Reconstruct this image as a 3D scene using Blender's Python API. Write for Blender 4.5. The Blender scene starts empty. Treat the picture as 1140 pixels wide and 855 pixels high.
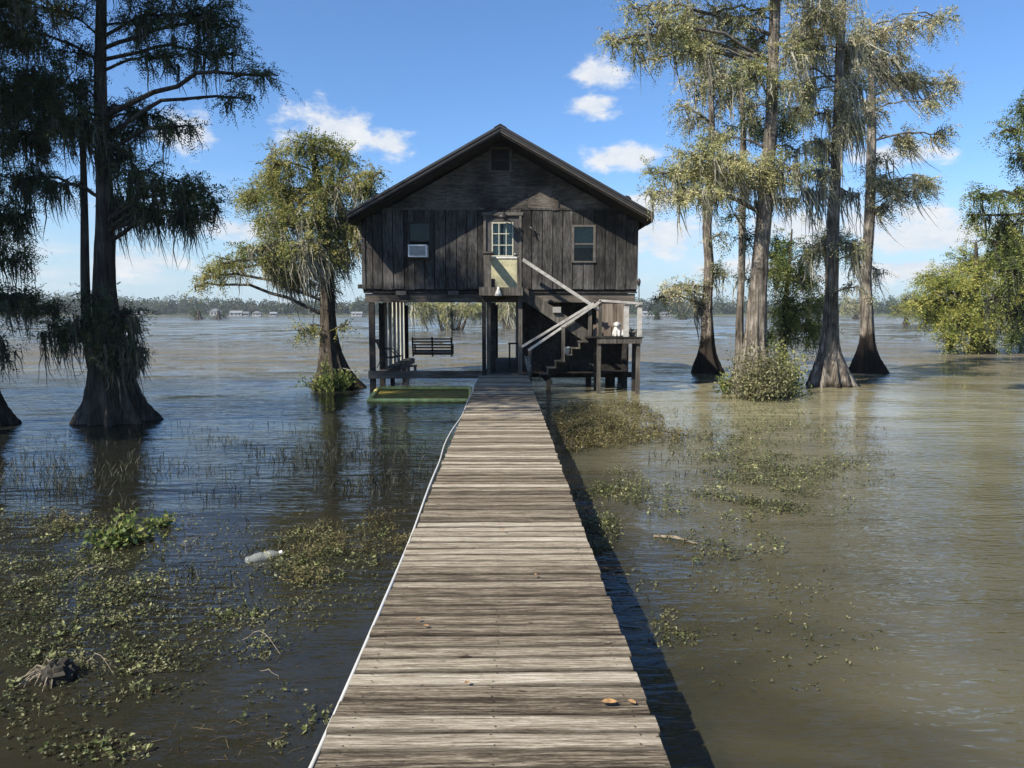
import bpy, math, random
import numpy as np
from mathutils import Vector, Matrix, Euler

random.seed(7)
rng = np.random.default_rng(11)
scene = bpy.context.scene
COL = scene.collection
rad = math.radians

# ------------------------------------------------------------------ camera
CAMZ = 2.11                      # eye above the water
F = 823.0                        # focal length in photo pixels (1140 wide)
PITCH, YAW = rad(5.45), rad(0.49)
cam_d = bpy.data.cameras.new('camera')
cam_d.sensor_width = 36.0
cam_d.lens = 36.0 * F / 1140.0
cam_d.clip_start = 0.05
cam_d.clip_end = 6000.0
cam = bpy.data.objects.new('camera', cam_d)
COL.objects.link(cam)
cam.location = (0, 0, CAMZ)
cam.rotation_euler = (rad(90) - PITCH, 0, -YAW)
scene.camera = cam
CR = Euler((rad(90) - PITCH, 0, -YAW)).to_matrix()

def ray(px, py):
    return CR @ Vector((px - 570.0, -(py - 427.5), -F))

def at(px, py, Y):
    d = ray(px, py)
    return Vector((0, 0, CAMZ)) + d * (Y / d.y)

def ground(px, py, z=0.0):
    d = ray(px, py)
    return Vector((0, 0, CAMZ)) + d * ((z - CAMZ) / d.z)

def X(px, Y): return at(px, 349, Y).x
def Z(py, Y): return at(563, py, Y).z

# ------------------------------------------------------------------ light
SUN = Vector((-0.60, -0.51, 0.75)).normalized()     # towards the sun
ELEV = math.asin(SUN.z)
ROT = math.atan2(SUN.x, SUN.y)
world = bpy.data.worlds.new('World')
scene.world = world
world.use_nodes = True

def make_world():
    nt = world.node_tree
    nt.nodes.clear()
    N, L = nt.nodes, nt.links
    out = N.new('ShaderNodeOutputWorld')
    bg = N.new('ShaderNodeBackground')
    bg.inputs['Strength'].default_value = 0.085
    sky = N.new('ShaderNodeTexSky')
    sky.sky_type = 'NISHITA'
    sky.sun_disc = False
    sky.sun_elevation = ELEV
    sky.sun_rotation = ROT
    sky.air_density = 1.0
    sky.dust_density = 0.5
    sky.ozone_density = 6.0
    tc = N.new('ShaderNodeTexCoord')
    sep = N.new('ShaderNodeSeparateXYZ')
    L.new(tc.outputs['Generated'], sep.inputs[0])
    def M(op, a, b=None, c=None):
        n = N.new('ShaderNodeMath'); n.operation = op
        for i, v in enumerate((a, b, c)):
            if v is None: continue
            if isinstance(v, (int, float)): n.inputs[i].default_value = v
            else: L.new(v, n.inputs[i])
        return n.outputs[0]
    az = M('ARCTAN2', sep.outputs['X'], sep.outputs['Y'])
    el = M('ARCSINE', sep.outputs['Z'])
    comb = N.new('ShaderNodeCombineXYZ')
    L.new(az, comb.inputs[0]); L.new(el, comb.inputs[1])
    mp = N.new('ShaderNodeMapping'); mp.inputs['Scale'].default_value = (1.0, 1.7, 1.0)
    L.new(comb.outputs[0], mp.inputs['Vector'])
    n1 = N.new('ShaderNodeTexNoise'); n1.inputs['Scale'].default_value = 22; n1.inputs['Detail'].default_value = 8
    n1.inputs['Roughness'].default_value = 0.62
    L.new(mp.outputs[0], n1.inputs['Vector'])
    n2 = N.new('ShaderNodeTexNoise'); n2.inputs['Scale'].default_value = 6.5; n2.inputs['Detail'].default_value = 7
    n2.inputs['Roughness'].default_value = 0.6
    mp2 = N.new('ShaderNodeMapping'); mp2.inputs['Scale'].default_value = (1.0, 3.4, 1.0); mp2.inputs['Location'].default_value = (3.7, 0.4, 0)
    L.new(comb.outputs[0], mp2.inputs['Vector']); L.new(mp2.outputs[0], n2.inputs['Vector'])
    # cumulus: azimuth, elevation, half sizes (as seen from the jetty)
    blobs = [(372, 148, 62, 30), (432, 160, 34, 16), (668, 82, 34, 18), (660, 119, 36, 13), (695, 176, 52, 18),
             (742, 262, 64, 28), (725, 228, 38, 16), (1035, 262, 90, 26), (975, 245, 60, 20), (860, 300, 90, 16), (1010, 300, 70, 14), (1000, 172, 48, 12),
             (205, 146, 30, 22), (268, 257, 44, 15), (885, 250, 60, 20), (150, 292, 60, 16), (1020, 240, 40, 12)]
    acc = None
    for (px, py, rx, ry) in blobs:
        d = ray(px, py).normalized()
        a0, e0 = math.atan2(d.x, d.y), math.asin(d.z)
        ra, re = rx / F, ry / F
        da = M('MULTIPLY', M('SUBTRACT', az, a0), 1 / ra)
        de = M('MULTIPLY', M('SUBTRACT', el, e0), 1 / re)
        r2 = M('ADD', M('MULTIPLY', da, da), M('MULTIPLY', de, de))
        v = M('SUBTRACT', 1.0, M('SQRT', r2))
        acc = v if acc is None else M('MAXIMUM', acc, v)
    dens = M('ADD', M('MULTIPLY_ADD', acc, 0.95, 0.16), M('MULTIPLY', M('SUBTRACT', n1.outputs[0], 0.52), 2.6))
    mr = N.new('ShaderNodeMapRange'); mr.interpolation_type = 'SMOOTHSTEP'
    mr.inputs['From Min'].default_value = 0.0; mr.inputs['From Max'].default_value = 0.85
    L.new(dens, mr.inputs['Value'])
    # low streaky banks near the horizon
    band = N.new('ShaderNodeMapRange'); band.interpolation_type = 'SMOOTHSTEP'
    band.inputs['From Min'].default_value = 0.23; band.inputs['From Max'].default_value = 0.03
    L.new(el, band.inputs['Value'])
    st = N.new('ShaderNodeMapRange'); st.interpolation_type = 'SMOOTHSTEP'
    st.inputs['From Min'].default_value = 0.46; st.inputs['From Max'].default_value = 0.74
    L.new(n2.outputs[0], st.inputs['Value'])
    streak = M('MULTIPLY', M('MULTIPLY', band.outputs[0], st.outputs[0]), 0.75)
    # scattered cumulus over the rest of the dome
    mp3 = N.new('ShaderNodeMapping'); mp3.inputs['Scale'].default_value = (1.0, 1.4, 1.0); mp3.inputs['Location'].default_value = (11.3, 2.2, 0)
    n3 = N.new('ShaderNodeTexNoise'); n3.inputs['Scale'].default_value = 3.2; n3.inputs['Detail'].default_value = 8
    L.new(comb.outputs[0], mp3.inputs['Vector']); L.new(mp3.outputs[0], n3.inputs['Vector'])
    st3 = N.new('ShaderNodeMapRange'); st3.interpolation_type = 'SMOOTHSTEP'
    st3.inputs['From Min'].default_value = 0.60; st3.inputs['From Max'].default_value = 0.72
    L.new(n3.outputs[0], st3.inputs['Value'])
    away = N.new('ShaderNodeMapRange'); away.inputs['From Min'].default_value = 0.8; away.inputs['From Max'].default_value = 1.0
    L.new(M('ABSOLUTE', az), away.inputs['Value'])
    rest = M('MULTIPLY', st3.outputs[0], away.outputs[0])
    cover = M('MINIMUM', M('MAXIMUM', M('MAXIMUM', mr.outputs[0], streak), rest), 0.93)
    # cloud body brightness varies: whiter crests, greyer bellies
    cr = N.new('ShaderNodeValToRGB')
    cr.color_ramp.elements[0].position = 0.3; cr.color_ramp.elements[0].color = (4.4, 4.9, 5.6, 1)
    cr.color_ramp.elements[1].position = 0.75; cr.color_ramp.elements[1].color = (6.3, 6.3, 6.3, 1)
    L.new(n1.outputs[0], cr.inputs[0])
    mix = N.new('ShaderNodeMix'); mix.data_type = 'RGBA'
    L.new(cover, mix.inputs['Factor'])
    tn = N.new('ShaderNodeMix'); tn.data_type = 'RGBA'; tn.blend_type = 'MULTIPLY'; tn.inputs['Factor'].default_value = 1.0
    L.new(sky.outputs[0], tn.inputs['A']); tn.inputs['B'].default_value = (0.90, 1.06, 1.20, 1)
    hz = N.new('ShaderNodeMapRange'); hz.interpolation_type = 'SMOOTHSTEP'
    hz.inputs['From Min'].default_value = 0.20; hz.inputs['From Max'].default_value = -0.02; hz.inputs['To Max'].default_value = 0.85
    L.new(el, hz.inputs['Value'])
    hm = N.new('ShaderNodeMix'); hm.data_type = 'RGBA'
    L.new(hz.outputs[0], hm.inputs['Factor']); L.new(tn.outputs['Result'], hm.inputs['A']); hm.inputs['B'].default_value = (3.9, 4.95, 5.7, 1)
    L.new(hm.outputs['Result'], mix.inputs['A']); L.new(cr.outputs[0], mix.inputs['B'])
    L.new(mix.outputs['Result'], bg.inputs['Color'])
    L.new(bg.outputs[0], out.inputs['Surface'])
make_world()

sun_d = bpy.data.lights.new('sun', 'SUN')
sun_d.energy = 5.0
sun_d.angle = rad(0.53)
sun_d.color = (1.0, 0.92, 0.79)
sun = bpy.data.objects.new('sun', sun_d)
COL.objects.link(sun)
sun.rotation_euler = SUN.to_track_quat('Z', 'Y').to_euler()
sun.location = SUN * 60

vs = scene.view_settings
vs.view_transform = 'Standard'
vs.look = 'None'
vs.exposure = 0.86
vs.gamma = 1.0
vs.use_curve_mapping = False
cy = scene.cycles
cy.max_bounces = 7
cy.diffuse_bounces = 3
cy.glossy_bounces = 3
cy.transmission_bounces = 4
cy.transparent_max_bounces = 10
cy.caustics_reflective = False
cy.caustics_refractive = False
cy.sample_clamp_indirect = 6.0

# ------------------------------------------------------------------ materials
def new_mat(name):
    m = bpy.data.materials.new(name)
    m.use_nodes = True
    nt = m.node_tree
    nt.nodes.clear()
    out = nt.nodes.new('ShaderNodeOutputMaterial')
    return m, nt.nodes, nt.links, out

def ramp(N, cols):
    r = N.new('ShaderNodeValToRGB')
    e = r.color_ramp.elements
    while len(e) < len(cols): e.new(0.5)
    for el, (p, c) in zip(e, cols):
        el.position = p; el.color = (*c, 1)
    return r

def mat_wood(name, cols, scale=(1, 30, 30), rough=0.85, bump=0.25, island=0.35, blotch=None, detail=9, fine=None, fine_w=0.5, grime=False, spec=0.2, streak_lo=0.30, streak_hi=0.72):
    """weathered timber: noise stretched along the grain, offset board by board"""
    m, N, L, out = new_mat(name)
    b = N.new('ShaderNodeBsdfPrincipled')
    b.inputs['Roughness'].default_value = rough
    b.inputs['Specular IOR Level'].default_value = spec
    tc = N.new('ShaderNodeTexCoord'); geo = N.new('ShaderNodeNewGeometry')
    mul = N.new('ShaderNodeVectorMath'); mul.operation = 'SCALE'; mul.inputs[0].default_value = (37.0, 19.0, 53.0)
    L.new(geo.outputs['Random Per Island'], mul.inputs['Scale'])
    add = N.new('ShaderNodeVectorMath'); add.operation = 'ADD'
    L.new(tc.outputs['Object'], add.inputs[0]); L.new(mul.outputs[0], add.inputs[1])
    mp = N.new('ShaderNodeMapping'); mp.inputs['Scale'].default_value = scale
    L.new(add.outputs[0], mp.inputs['Vector'])
    n = N.new('ShaderNodeTexNoise'); n.inputs['Scale'].default_value = 1.0; n.inputs['Detail'].default_value = detail
    n.inputs['Roughness'].default_value = 0.68; n.inputs['Distortion'].default_value = 0.35
    L.new(mp.outputs[0], n.inputs['Vector'])
    if fine:
        mpf = N.new('ShaderNodeMapping'); mpf.inputs['Scale'].default_value = fine
        L.new(add.outputs[0], mpf.inputs['Vector'])
        nf = N.new('ShaderNodeTexNoise'); nf.inputs['Scale'].default_value = 1.0; nf.inputs['Detail'].default_value = 5; nf.inputs['Roughness'].default_value = 0.75
        L.new(mpf.outputs[0], nf.inputs['Vector'])
        mf = N.new('ShaderNodeMix'); mf.data_type = 'FLOAT'; mf.inputs['Factor'].default_value = fine_w
        L.new(n.outputs[0], mf.inputs['A']); L.new(nf.outputs[0], mf.inputs['B'])
        nout = mf.outputs['Result']
    else: nout = n.outputs[0]
    # per board shift of tone
    sh = N.new('ShaderNodeMath'); sh.operation = 'MULTIPLY_ADD'
    L.new(geo.outputs['Random Per Island'], sh.inputs[0]); sh.inputs[1].default_value = island; sh.inputs[2].default_value = -island / 2
    ad = N.new('ShaderNodeMath'); ad.operation = 'ADD'
    L.new(nout, ad.inputs[0]); L.new(sh.outputs[0], ad.inputs[1])
    last = ad.outputs[0]
    if blotch:
        n2 = N.new('ShaderNodeTexNoise'); n2.inputs['Scale'].default_value = blotch; n2.inputs['Detail'].default_value = 5
        L.new(tc.outputs['Object'], n2.inputs['Vector'])
        a2 = N.new('ShaderNodeMath'); a2.operation = 'MULTIPLY_ADD'
        L.new(n2.outputs[0], a2.inputs[0]); a2.inputs[1].default_value = 0.55; a2.inputs[2].default_value = -0.275
        a3 = N.new('ShaderNodeMath'); a3.operation = 'ADD'
        L.new(last, a3.inputs[0]); L.new(a2.outputs[0], a3.inputs[1]); last = a3.outputs[0]
    r = ramp(N, [(streak_lo + (streak_hi - streak_lo) * i / (len(cols) - 1), c) for i, c in enumerate(cols)])
    L.new(last, r.inputs[0])
    colour = r.outputs[0]
    if grime:
        ga = N.new('ShaderNodeAttribute'); ga.attribute_name = 'grime'
        gm = N.new('ShaderNodeMath'); gm.operation = 'MULTIPLY'; L.new(ga.outputs['Fac'], gm.inputs[0]); gm.inputs[1].default_value = 0.75
        gx = N.new('ShaderNodeMix'); gx.data_type = 'RGBA'; L.new(gm.outputs[0], gx.inputs['Factor'])
        kn = N.new('ShaderNodeTexNoise'); kn.inputs['Scale'].default_value = 1.0; kn.inputs['Detail'].default_value = 2
        km = N.new('ShaderNodeMapping'); km.inputs['Scale'].default_value = (11, 24, 1); L.new(add.outputs[0], km.inputs['Vector']); L.new(km.outputs[0], kn.inputs['Vector'])
        kr = N.new('ShaderNodeMapRange'); kr.inputs['From Min'].default_value = .70; kr.inputs['From Max'].default_value = .76; kr.inputs['To Max'].default_value = .85; L.new(kn.outputs[0], kr.inputs['Value'])
        kx = N.new('ShaderNodeMix'); kx.data_type = 'RGBA'; L.new(kr.outputs[0], kx.inputs['Factor']); L.new(colour, kx.inputs['A']); kx.inputs['B'].default_value = (0.03, 0.018, 0.010, 1); colour = kx.outputs['Result']
        L.new(colour, gx.inputs['A']); gx.inputs['B'].default_value = (0.012, 0.009, 0.006, 1); colour = gx.outputs['Result']
    L.new(colour, b.inputs['Base Color'])
    bp = N.new('ShaderNodeBump'); bp.inputs['Strength'].default_value = bump; bp.inputs['Distance'].default_value = 0.02
    L.new(nout, bp.inputs['Height']); L.new(bp.outputs[0], b.inputs['Normal'])
    L.new(b.outputs[0], out.inputs['Surface'])
    return m

def mat_plain(name, col, rough=0.6, metal=0.0, var=0.25, scale=14.0, bump=0.0, spec=0.4):
    m, N, L, out = new_mat(name)
    b = N.new('ShaderNodeBsdfPrincipled')
    b.inputs['Roughness'].default_value = rough; b.inputs['Metallic'].default_value = metal
    b.inputs['Specular IOR Level'].default_value = spec
    tc = N.new('ShaderNodeTexCoord')
    n = N.new('ShaderNodeTexNoise'); n.inputs['Scale'].default_value = scale; n.inputs['Detail'].default_value = 6
    L.new(tc.outputs['Object'], n.inputs['Vector'])
    r = ramp(N, [(0.3, tuple(c * (1 - var) for c in col)), (0.7, tuple(min(1, c * (1 + var)) for c in col))])
    L.new(n.outputs[0], r.inputs[0]); L.new(r.outputs[0], b.inputs['Base Color'])
    if bump:
        bp = N.new('ShaderNodeBump'); bp.inputs['Strength'].default_value = bump; bp.inputs['Distance'].default_value = 0.01
        L.new(n.outputs[0], bp.inputs['Height']); L.new(bp.outputs[0], b.inputs['Normal'])
    L.new(b.outputs[0], out.inputs['Surface'])
    return m

GAIN = {'olive_cypress_needles': 1.9, 'greyish_cypress_needles': 2.3, 'yellowing_cypress_needles': 2.25, 'lime_cypress_needles': 1.6, 'fresh_green_leaves': 1.75, 'dark_cypress_needles': 1.3, 'grey_moss': 1.35}
def mat_leaf(name, cols, trans=0.42, scale=0.9, rough=0.55):
    cols = [tuple(min(.62, v * GAIN.get(name, 1)) for v in c) for c in cols]
    m, N, L, out = new_mat(name)
    d = N.new('ShaderNodeBsdfPrincipled'); d.inputs['Roughness'].default_value = rough; d.inputs['Specular IOR Level'].default_value = 0.25
    t = N.new('ShaderNodeBsdfTranslucent')
    tc = N.new('ShaderNodeTexCoord'); geo = N.new('ShaderNodeNewGeometry')
    n = N.new('ShaderNodeTexNoise'); n.inputs['Scale'].default_value = scale; n.inputs['Detail'].default_value = 4
    L.new(tc.outputs['Object'], n.inputs['Vector'])
    a = N.new('ShaderNodeMath'); a.operation = 'MULTIPLY_ADD'
    L.new(geo.outputs['Random Per Island'], a.inputs[0]); a.inputs[1].default_value = 0.5; a.inputs[2].default_value = -0.25
    s = N.new('ShaderNodeMath'); s.operation = 'ADD'
    L.new(n.outputs[0], s.inputs[0]); L.new(a.outputs[0], s.inputs[1])
    r = ramp(N, [(0.25 + 0.5 * i / (len(cols) - 1), c) for i, c in enumerate(cols)])
    L.new(s.outputs[0], r.inputs[0])
    L.new(r.outputs[0], d.inputs['Base Color']); L.new(r.outputs[0], t.inputs['Color'])
    mx = N.new('ShaderNodeMixShader'); mx.inputs[0].default_value = trans
    L.new(d.outputs[0], mx.inputs[1]); L.new(t.outputs[0], mx.inputs[2])
    L.new(mx.outputs[0], out.inputs['Surface'])
    return m

def mat_bark(name, cols, stain_z=None, stain=(0.022, 0.018, 0.014)):
    m, N, L, out = new_mat(name)
    b = N.new('ShaderNodeBsdfPrincipled'); b.inputs['Roughness'].default_value = 0.9; b.inputs['Specular IOR Level'].default_value = 0.15
    tc = N.new('ShaderNodeTexCoord')
    mp = N.new('ShaderNodeMapping'); mp.inputs['Scale'].default_value = (16, 16, 1.3)
    L.new(tc.outputs['Object'], mp.inputs['Vector'])
    n = N.new('ShaderNodeTexNoise'); n.inputs['Scale'].default_value = 1.0; n.inputs['Detail'].default_value = 9; n.inputs['Roughness'].default_value = 0.66
    n.inputs['Distortion'].default_value = 0.8
    L.new(mp.outputs[0], n.inputs['Vector'])
    n2 = N.new('ShaderNodeTexNoise'); n2.inputs['Scale'].default_value = 2.6; n2.inputs['Detail'].default_value = 4
    L.new(tc.outputs['Object'], n2.inputs['Vector'])
    a = N.new('ShaderNodeMath'); a.operation = 'MULTIPLY_ADD'
    L.new(n2.outputs[0], a.inputs[0]); a.inputs[1].default_value = 0.5; a.inputs[2].default_value = -0.25
    s = N.new('ShaderNodeMath'); s.operation = 'ADD'
    L.new(n.outputs[0], s.inputs[0]); L.new(a.outputs[0], s.inputs[1])
    r = ramp(N, [(0.30 + 0.42 * i / (len(cols) - 1), c) for i, c in enumerate(cols)])
    L.new(s.outputs[0], r.inputs[0])
    col = r.outputs[0]
    if stain_z is not None:
        sep = N.new('ShaderNodeSeparateXYZ'); L.new(tc.outputs['Object'], sep.inputs[0])
        w = N.new('ShaderNodeMath'); w.operation = 'MULTIPLY_ADD'
        L.new(n2.outputs[0], w.inputs[0]); w.inputs[1].default_value = 0.9; L.new(sep.outputs['Z'], w.inputs[2])
        mr = N.new('ShaderNodeMapRange'); mr.inputs['From Min'].default_value = stain_z + 0.55; mr.inputs['From Max'].default_value = stain_z + 0.35
        L.new(w.outputs[0], mr.inputs['Value'])
        mx = N.new('ShaderNodeMix'); mx.data_type = 'RGBA'
        L.new(mr.outputs[0], mx.inputs['Factor']); L.new(col, mx.inputs['A']); mx.inputs['B'].default_value = (*stain, 1)
        col = mx.outputs['Result']
    L.new(col, b.inputs['Base Color'])
    bp = N.new('ShaderNodeBump'); bp.inputs['Strength'].default_value = 0.7; bp.inputs['Distance'].default_value = 0.04
    L.new(n.outputs[0], bp.inputs['Height']); L.new(bp.outputs[0], b.inputs['Normal'])
    L.new(b.outputs[0], out.inputs['Surface'])
    return m

def mat_glass(name, tint=(0.75, 0.8, 0.78)):
    m, N, L, out = new_mat(name)
    t = N.new('ShaderNodeBsdfTransparent'); t.inputs['Color'].default_value = (*tint, 1)
    g = N.new('ShaderNodeBsdfGlossy'); g.inputs['Roughness'].default_value = 0.03
    fr = N.new('ShaderNodeFresnel'); fr.inputs['IOR'].default_value = 1.3
    mx = N.new('ShaderNodeMixShader')
    L.new(fr.outputs[0], mx.inputs[0]); L.new(t.outputs[0], mx.inputs[1]); L.new(g.outputs[0], mx.inputs[2])
    L.new(mx.outputs[0], out.inputs['Surface'])
    return m

def mat_water():
    m, N, L, out = new_mat('lake_water')
    tc = N.new('ShaderNodeTexCoord')
    def M(op, a, b=None, c=None):
        n = N.new('ShaderNodeMath'); n.operation = op
        for i, v in enumerate((a, b, c)):
            if v is None: continue
            if isinstance(v, (int, float)): n.inputs[i].default_value = v
            else: L.new(v, n.inputs[i])
        return n.outputs[0]
    def noise(scale3, detail, rough=0.55, dist=0.0, rot=0.0):
        mp = N.new('ShaderNodeMapping'); mp.inputs['Scale'].default_value = scale3; mp.inputs['Rotation'].default_value = (0, 0, rot)
        L.new(tc.outputs['Object'], mp.inputs['Vector'])
        n = N.new('ShaderNodeTexNoise'); n.inputs['Scale'].default_value = 1.0; n.inputs['Detail'].default_value = detail
        n.inputs['Roughness'].default_value = rough; n.inputs['Distortion'].default_value = dist
        L.new(mp.outputs[0], n.inputs['Vector'])
        return n.outputs[0]
    def rng_(v, a, b, lo=0.0, hi=1.0):
        r = N.new('ShaderNodeMapRange'); r.interpolation_type = 'SMOOTHSTEP'
        r.inputs['From Min'].default_value = a; r.inputs['From Max'].default_value = b
        r.inputs['To Min'].default_value = lo; r.inputs['To Max'].default_value = hi
        L.new(v, r.inputs['Value']); return r.outputs[0]
    sep = N.new('ShaderNodeSeparateXYZ'); L.new(tc.outputs['Object'], sep.inputs[0])
    # muddiness in big drifting patches
    murk = noise((0.03, 0.09, 1), 5)
    murk2 = noise((0.5, 0.8, 1), 5, dist=0.6)
    mixn = M('ADD', M('MULTIPLY', murk, 0.55), M('MULTIPLY', murk2, 0.45))
    open_ = rng_(M('ADD', sep.outputs['Y'], M('MULTIPLY', murk2, 8.0)), 20, 36)
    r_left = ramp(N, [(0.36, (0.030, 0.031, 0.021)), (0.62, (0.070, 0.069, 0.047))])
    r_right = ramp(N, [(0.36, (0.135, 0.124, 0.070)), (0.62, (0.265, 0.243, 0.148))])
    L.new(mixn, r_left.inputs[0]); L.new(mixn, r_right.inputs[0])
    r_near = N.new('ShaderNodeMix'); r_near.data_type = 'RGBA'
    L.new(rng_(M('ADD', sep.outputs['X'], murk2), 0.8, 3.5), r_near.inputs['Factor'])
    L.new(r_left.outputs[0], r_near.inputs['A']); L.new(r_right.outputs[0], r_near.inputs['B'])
    r_far = ramp(N, [(0.36, (0.110, 0.095, 0.062)), (0.62, (0.175, 0.150, 0.102))])
    L.new(mixn, r_far.inputs[0])
    mc = N.new('ShaderNodeMix'); mc.data_type = 'RGBA'
    L.new(open_, mc.inputs['Factor']); L.new(r_near.outputs['Result'], mc.inputs['A']); L.new(r_far.outputs[0], mc.inputs['B'])
    r_open = ramp(N, [(0.36, (0.080, 0.080, 0.074)), (0.62, (0.130, 0.128, 0.116))])
    L.new(mixn, r_open.inputs[0])
    mo = N.new('ShaderNodeMix'); mo.data_type = 'RGBA'
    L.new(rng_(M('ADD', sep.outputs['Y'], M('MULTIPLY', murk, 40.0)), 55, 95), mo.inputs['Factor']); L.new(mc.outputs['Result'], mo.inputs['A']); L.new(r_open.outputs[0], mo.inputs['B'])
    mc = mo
    # darker water colour left of the jetty, at middle distance
    left_dark = M('MULTIPLY', rng_(sep.outputs['X'], -0.2, -1.6), M('MULTIPLY', rng_(sep.outputs['Y'], 5.5, 9.0), rng_(M('ADD', sep.outputs['Y'], M('MULTIPLY', murk2, 6.0)), 30.0, 22.0)))
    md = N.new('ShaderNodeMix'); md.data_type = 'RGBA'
    L.new(M('MULTIPLY', left_dark, 0.85), md.inputs['Factor']); L.new(mc.outputs['Result'], md.inputs['A']); md.inputs['B'].default_value = (0.012, 0.014, 0.012, 1)
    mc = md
    # ripples: calmer close to the weed beds, rougher on the open lake
    w1 = noise((0.8, 3.2, 1), 3, 0.5, 0.4, 0.10)
    w2 = noise((2.2, 7.5, 1), 3, 0.55, 0.5, -0.12)
    w3 = noise((0.12, 0.55, 1), 2, 0.5, 0.3, 0.05)
    calm = noise((0.10, 0.16, 1), 3)
    near = rng_(sep.outputs['Y'], 4.0, 12.0, 0.30, 1.0)
    near = M('MAXIMUM', near, M('MULTIPLY', rng_(sep.outputs['X'], 1.2, 2.6), 0.85))
    patch = rng_(calm, 0.38, 0.62, 0.45, 1.0)
    gust = noise((0.035, 0.16, 1), 7, 0.7)
    far_amp = rng_(gust, 0.36, 0.64, 0.25, 2.4)
    fm = N.new('ShaderNodeMix'); fm.data_type = 'FLOAT'
    L.new(rng_(sep.outputs['Y'], 18, 45), fm.inputs['Factor']); fm.inputs['A'].default_value = 1.0; L.new(far_amp, fm.inputs['B'])
    amp = M('MULTIPLY', M('MULTIPLY', near, patch), fm.outputs['Result'])
    h = M('ADD', M('MULTIPLY', w1, 0.048), M('ADD', M('MULTIPLY', w2, 0.024), M('MULTIPLY', w3, 0.12)))
    w6 = noise((4.5, 14.0, 1), 2, 0.5, 0.4, -0.35)
    fine_r = M('MULTIPLY', rng_(sep.outputs['X'], 0.9, 2.4, 0.25, 1.0), rng_(sep.outputs['Y'], 16, 9, 0.0, 0.019))
    h = M('MULTIPLY', h, M('MULTIPLY', amp, rng_(sep.outputs['Y'], 22, 70, 1.0, 0.12)))
    h = M('ADD', h, M('MULTIPLY', w6, fine_r))
    bp = N.new('ShaderNodeBump'); bp.inputs['Strength'].default_value = 1.0; bp.inputs['Distance'].default_value = 1.0
    L.new(h, bp.inputs['Height'])
    # choppy facets on the open lake
    def facets(scale, k):
        mp = N.new('ShaderNodeMapping'); mp.inputs['Scale'].default_value = scale
        L.new(tc.outputs['Object'], mp.inputs['Vector'])
        n = N.new('ShaderNodeTexNoise'); n.inputs['Scale'].default_value = 1.0; n.inputs['Detail'].default_value = 4; n.inputs['Roughness'].default_value = 0.6
        L.new(mp.outputs[0], n.inputs['Vector'])
        su = N.new('ShaderNodeVectorMath'); su.operation = 'SUBTRACT'; L.new(n.outputs['Color'], su.inputs[0]); su.inputs[1].default_value = (.5, .5, .5)
        mu = N.new('ShaderNodeVectorMath'); mu.operation = 'MULTIPLY'; L.new(su.outputs[0], mu.inputs[0]); mu.inputs[1].default_value = (1, 1, 0)
        sc = N.new('ShaderNodeVectorMath'); sc.operation = 'SCALE'; L.new(mu.outputs[0], sc.inputs[0]); L.new(k, sc.inputs['Scale'])
        return sc.outputs[0]
    fa = facets((0.7, 0.55, 1), M('MULTIPLY', rng_(sep.outputs['Y'], 13, 24), rng_(sep.outputs['Y'], 110, 55, 0.0, 0.6)))
    fb = facets((0.16, 0.075, 1), rng_(sep.outputs['Y'], 40, 90, 0.0, 0.45))
    va = N.new('ShaderNodeVectorMath'); L.new(fa, va.inputs[0]); L.new(fb, va.inputs[1])
    vb = N.new('ShaderNodeVectorMath'); L.new(bp.outputs[0], vb.inputs[0]); L.new(va.outputs[0], vb.inputs[1])
    vn = N.new('ShaderNodeVectorMath'); vn.operation = 'NORMALIZE'; L.new(vb.outputs[0], vn.inputs[0])
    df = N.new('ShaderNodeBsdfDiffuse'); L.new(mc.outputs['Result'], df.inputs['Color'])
    tr = N.new('ShaderNodeBsdfTransparent'); tr.inputs['Color'].default_value = (0.62, 0.56, 0.40, 1)
    m1 = N.new('ShaderNodeMixShader')
    L.new(rng_(sep.outputs['Y'], 5.0, 18.0, 0.62, 0.0), m1.inputs[0])
    L.new(df.outputs[0], m1.inputs[1]); L.new(tr.outputs[0], m1.inputs[2])
    gl = N.new('ShaderNodeBsdfGlossy')
    L.new(rng_(sep.outputs['Y'], 10, 200, 0.02, 0.10), gl.inputs['Roughness'])
    L.new(vn.outputs[0], gl.inputs['Normal'])
    fr = N.new('ShaderNodeFresnel'); fr.inputs['IOR'].default_value = 1.40
    L.new(vn.outputs[0], fr.inputs['Normal'])
    gust2 = noise((0.018, 0.075, 1), 11, 0.78)
    m2 = N.new('ShaderNodeMixShader')
    dm = N.new('ShaderNodeMix'); dm.data_type = 'FLOAT'     # wind-ruffled dashes
    L.new(rng_(sep.outputs['Y'], 40, 110), dm.inputs['Factor'])
    L.new(noise((0.45, 0.5, 1), 4, 0.7), dm.inputs['A']); L.new(noise((0.12, 0.085, 1), 5, 0.75), dm.inputs['B'])
    dash = rng_(dm.outputs['Result'], 0.40, 0.60, 0.52, 1.30)
    facm = N.new('ShaderNodeMix'); facm.data_type = 'FLOAT'
    L.new(rng_(sep.outputs['Y'], 16, 34), facm.inputs['Factor'])
    L.new(M('MINIMUM', fr.outputs[0], 0.62), facm.inputs['A'])
    L.new(M('MINIMUM', M('MULTIPLY', fr.outputs[0], M('MULTIPLY', dash, rng_(gust2, 0.38, 0.62, 0.75, 1.0))), 0.80), facm.inputs['B'])
    L.new(facm.outputs['Result'], m2.inputs[0]); L.new(m1.outputs[0], m2.inputs[1]); L.new(gl.outputs[0], m2.inputs[2])
    L.new(m2.outputs[0], out.inputs['Surface'])
    return m

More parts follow.
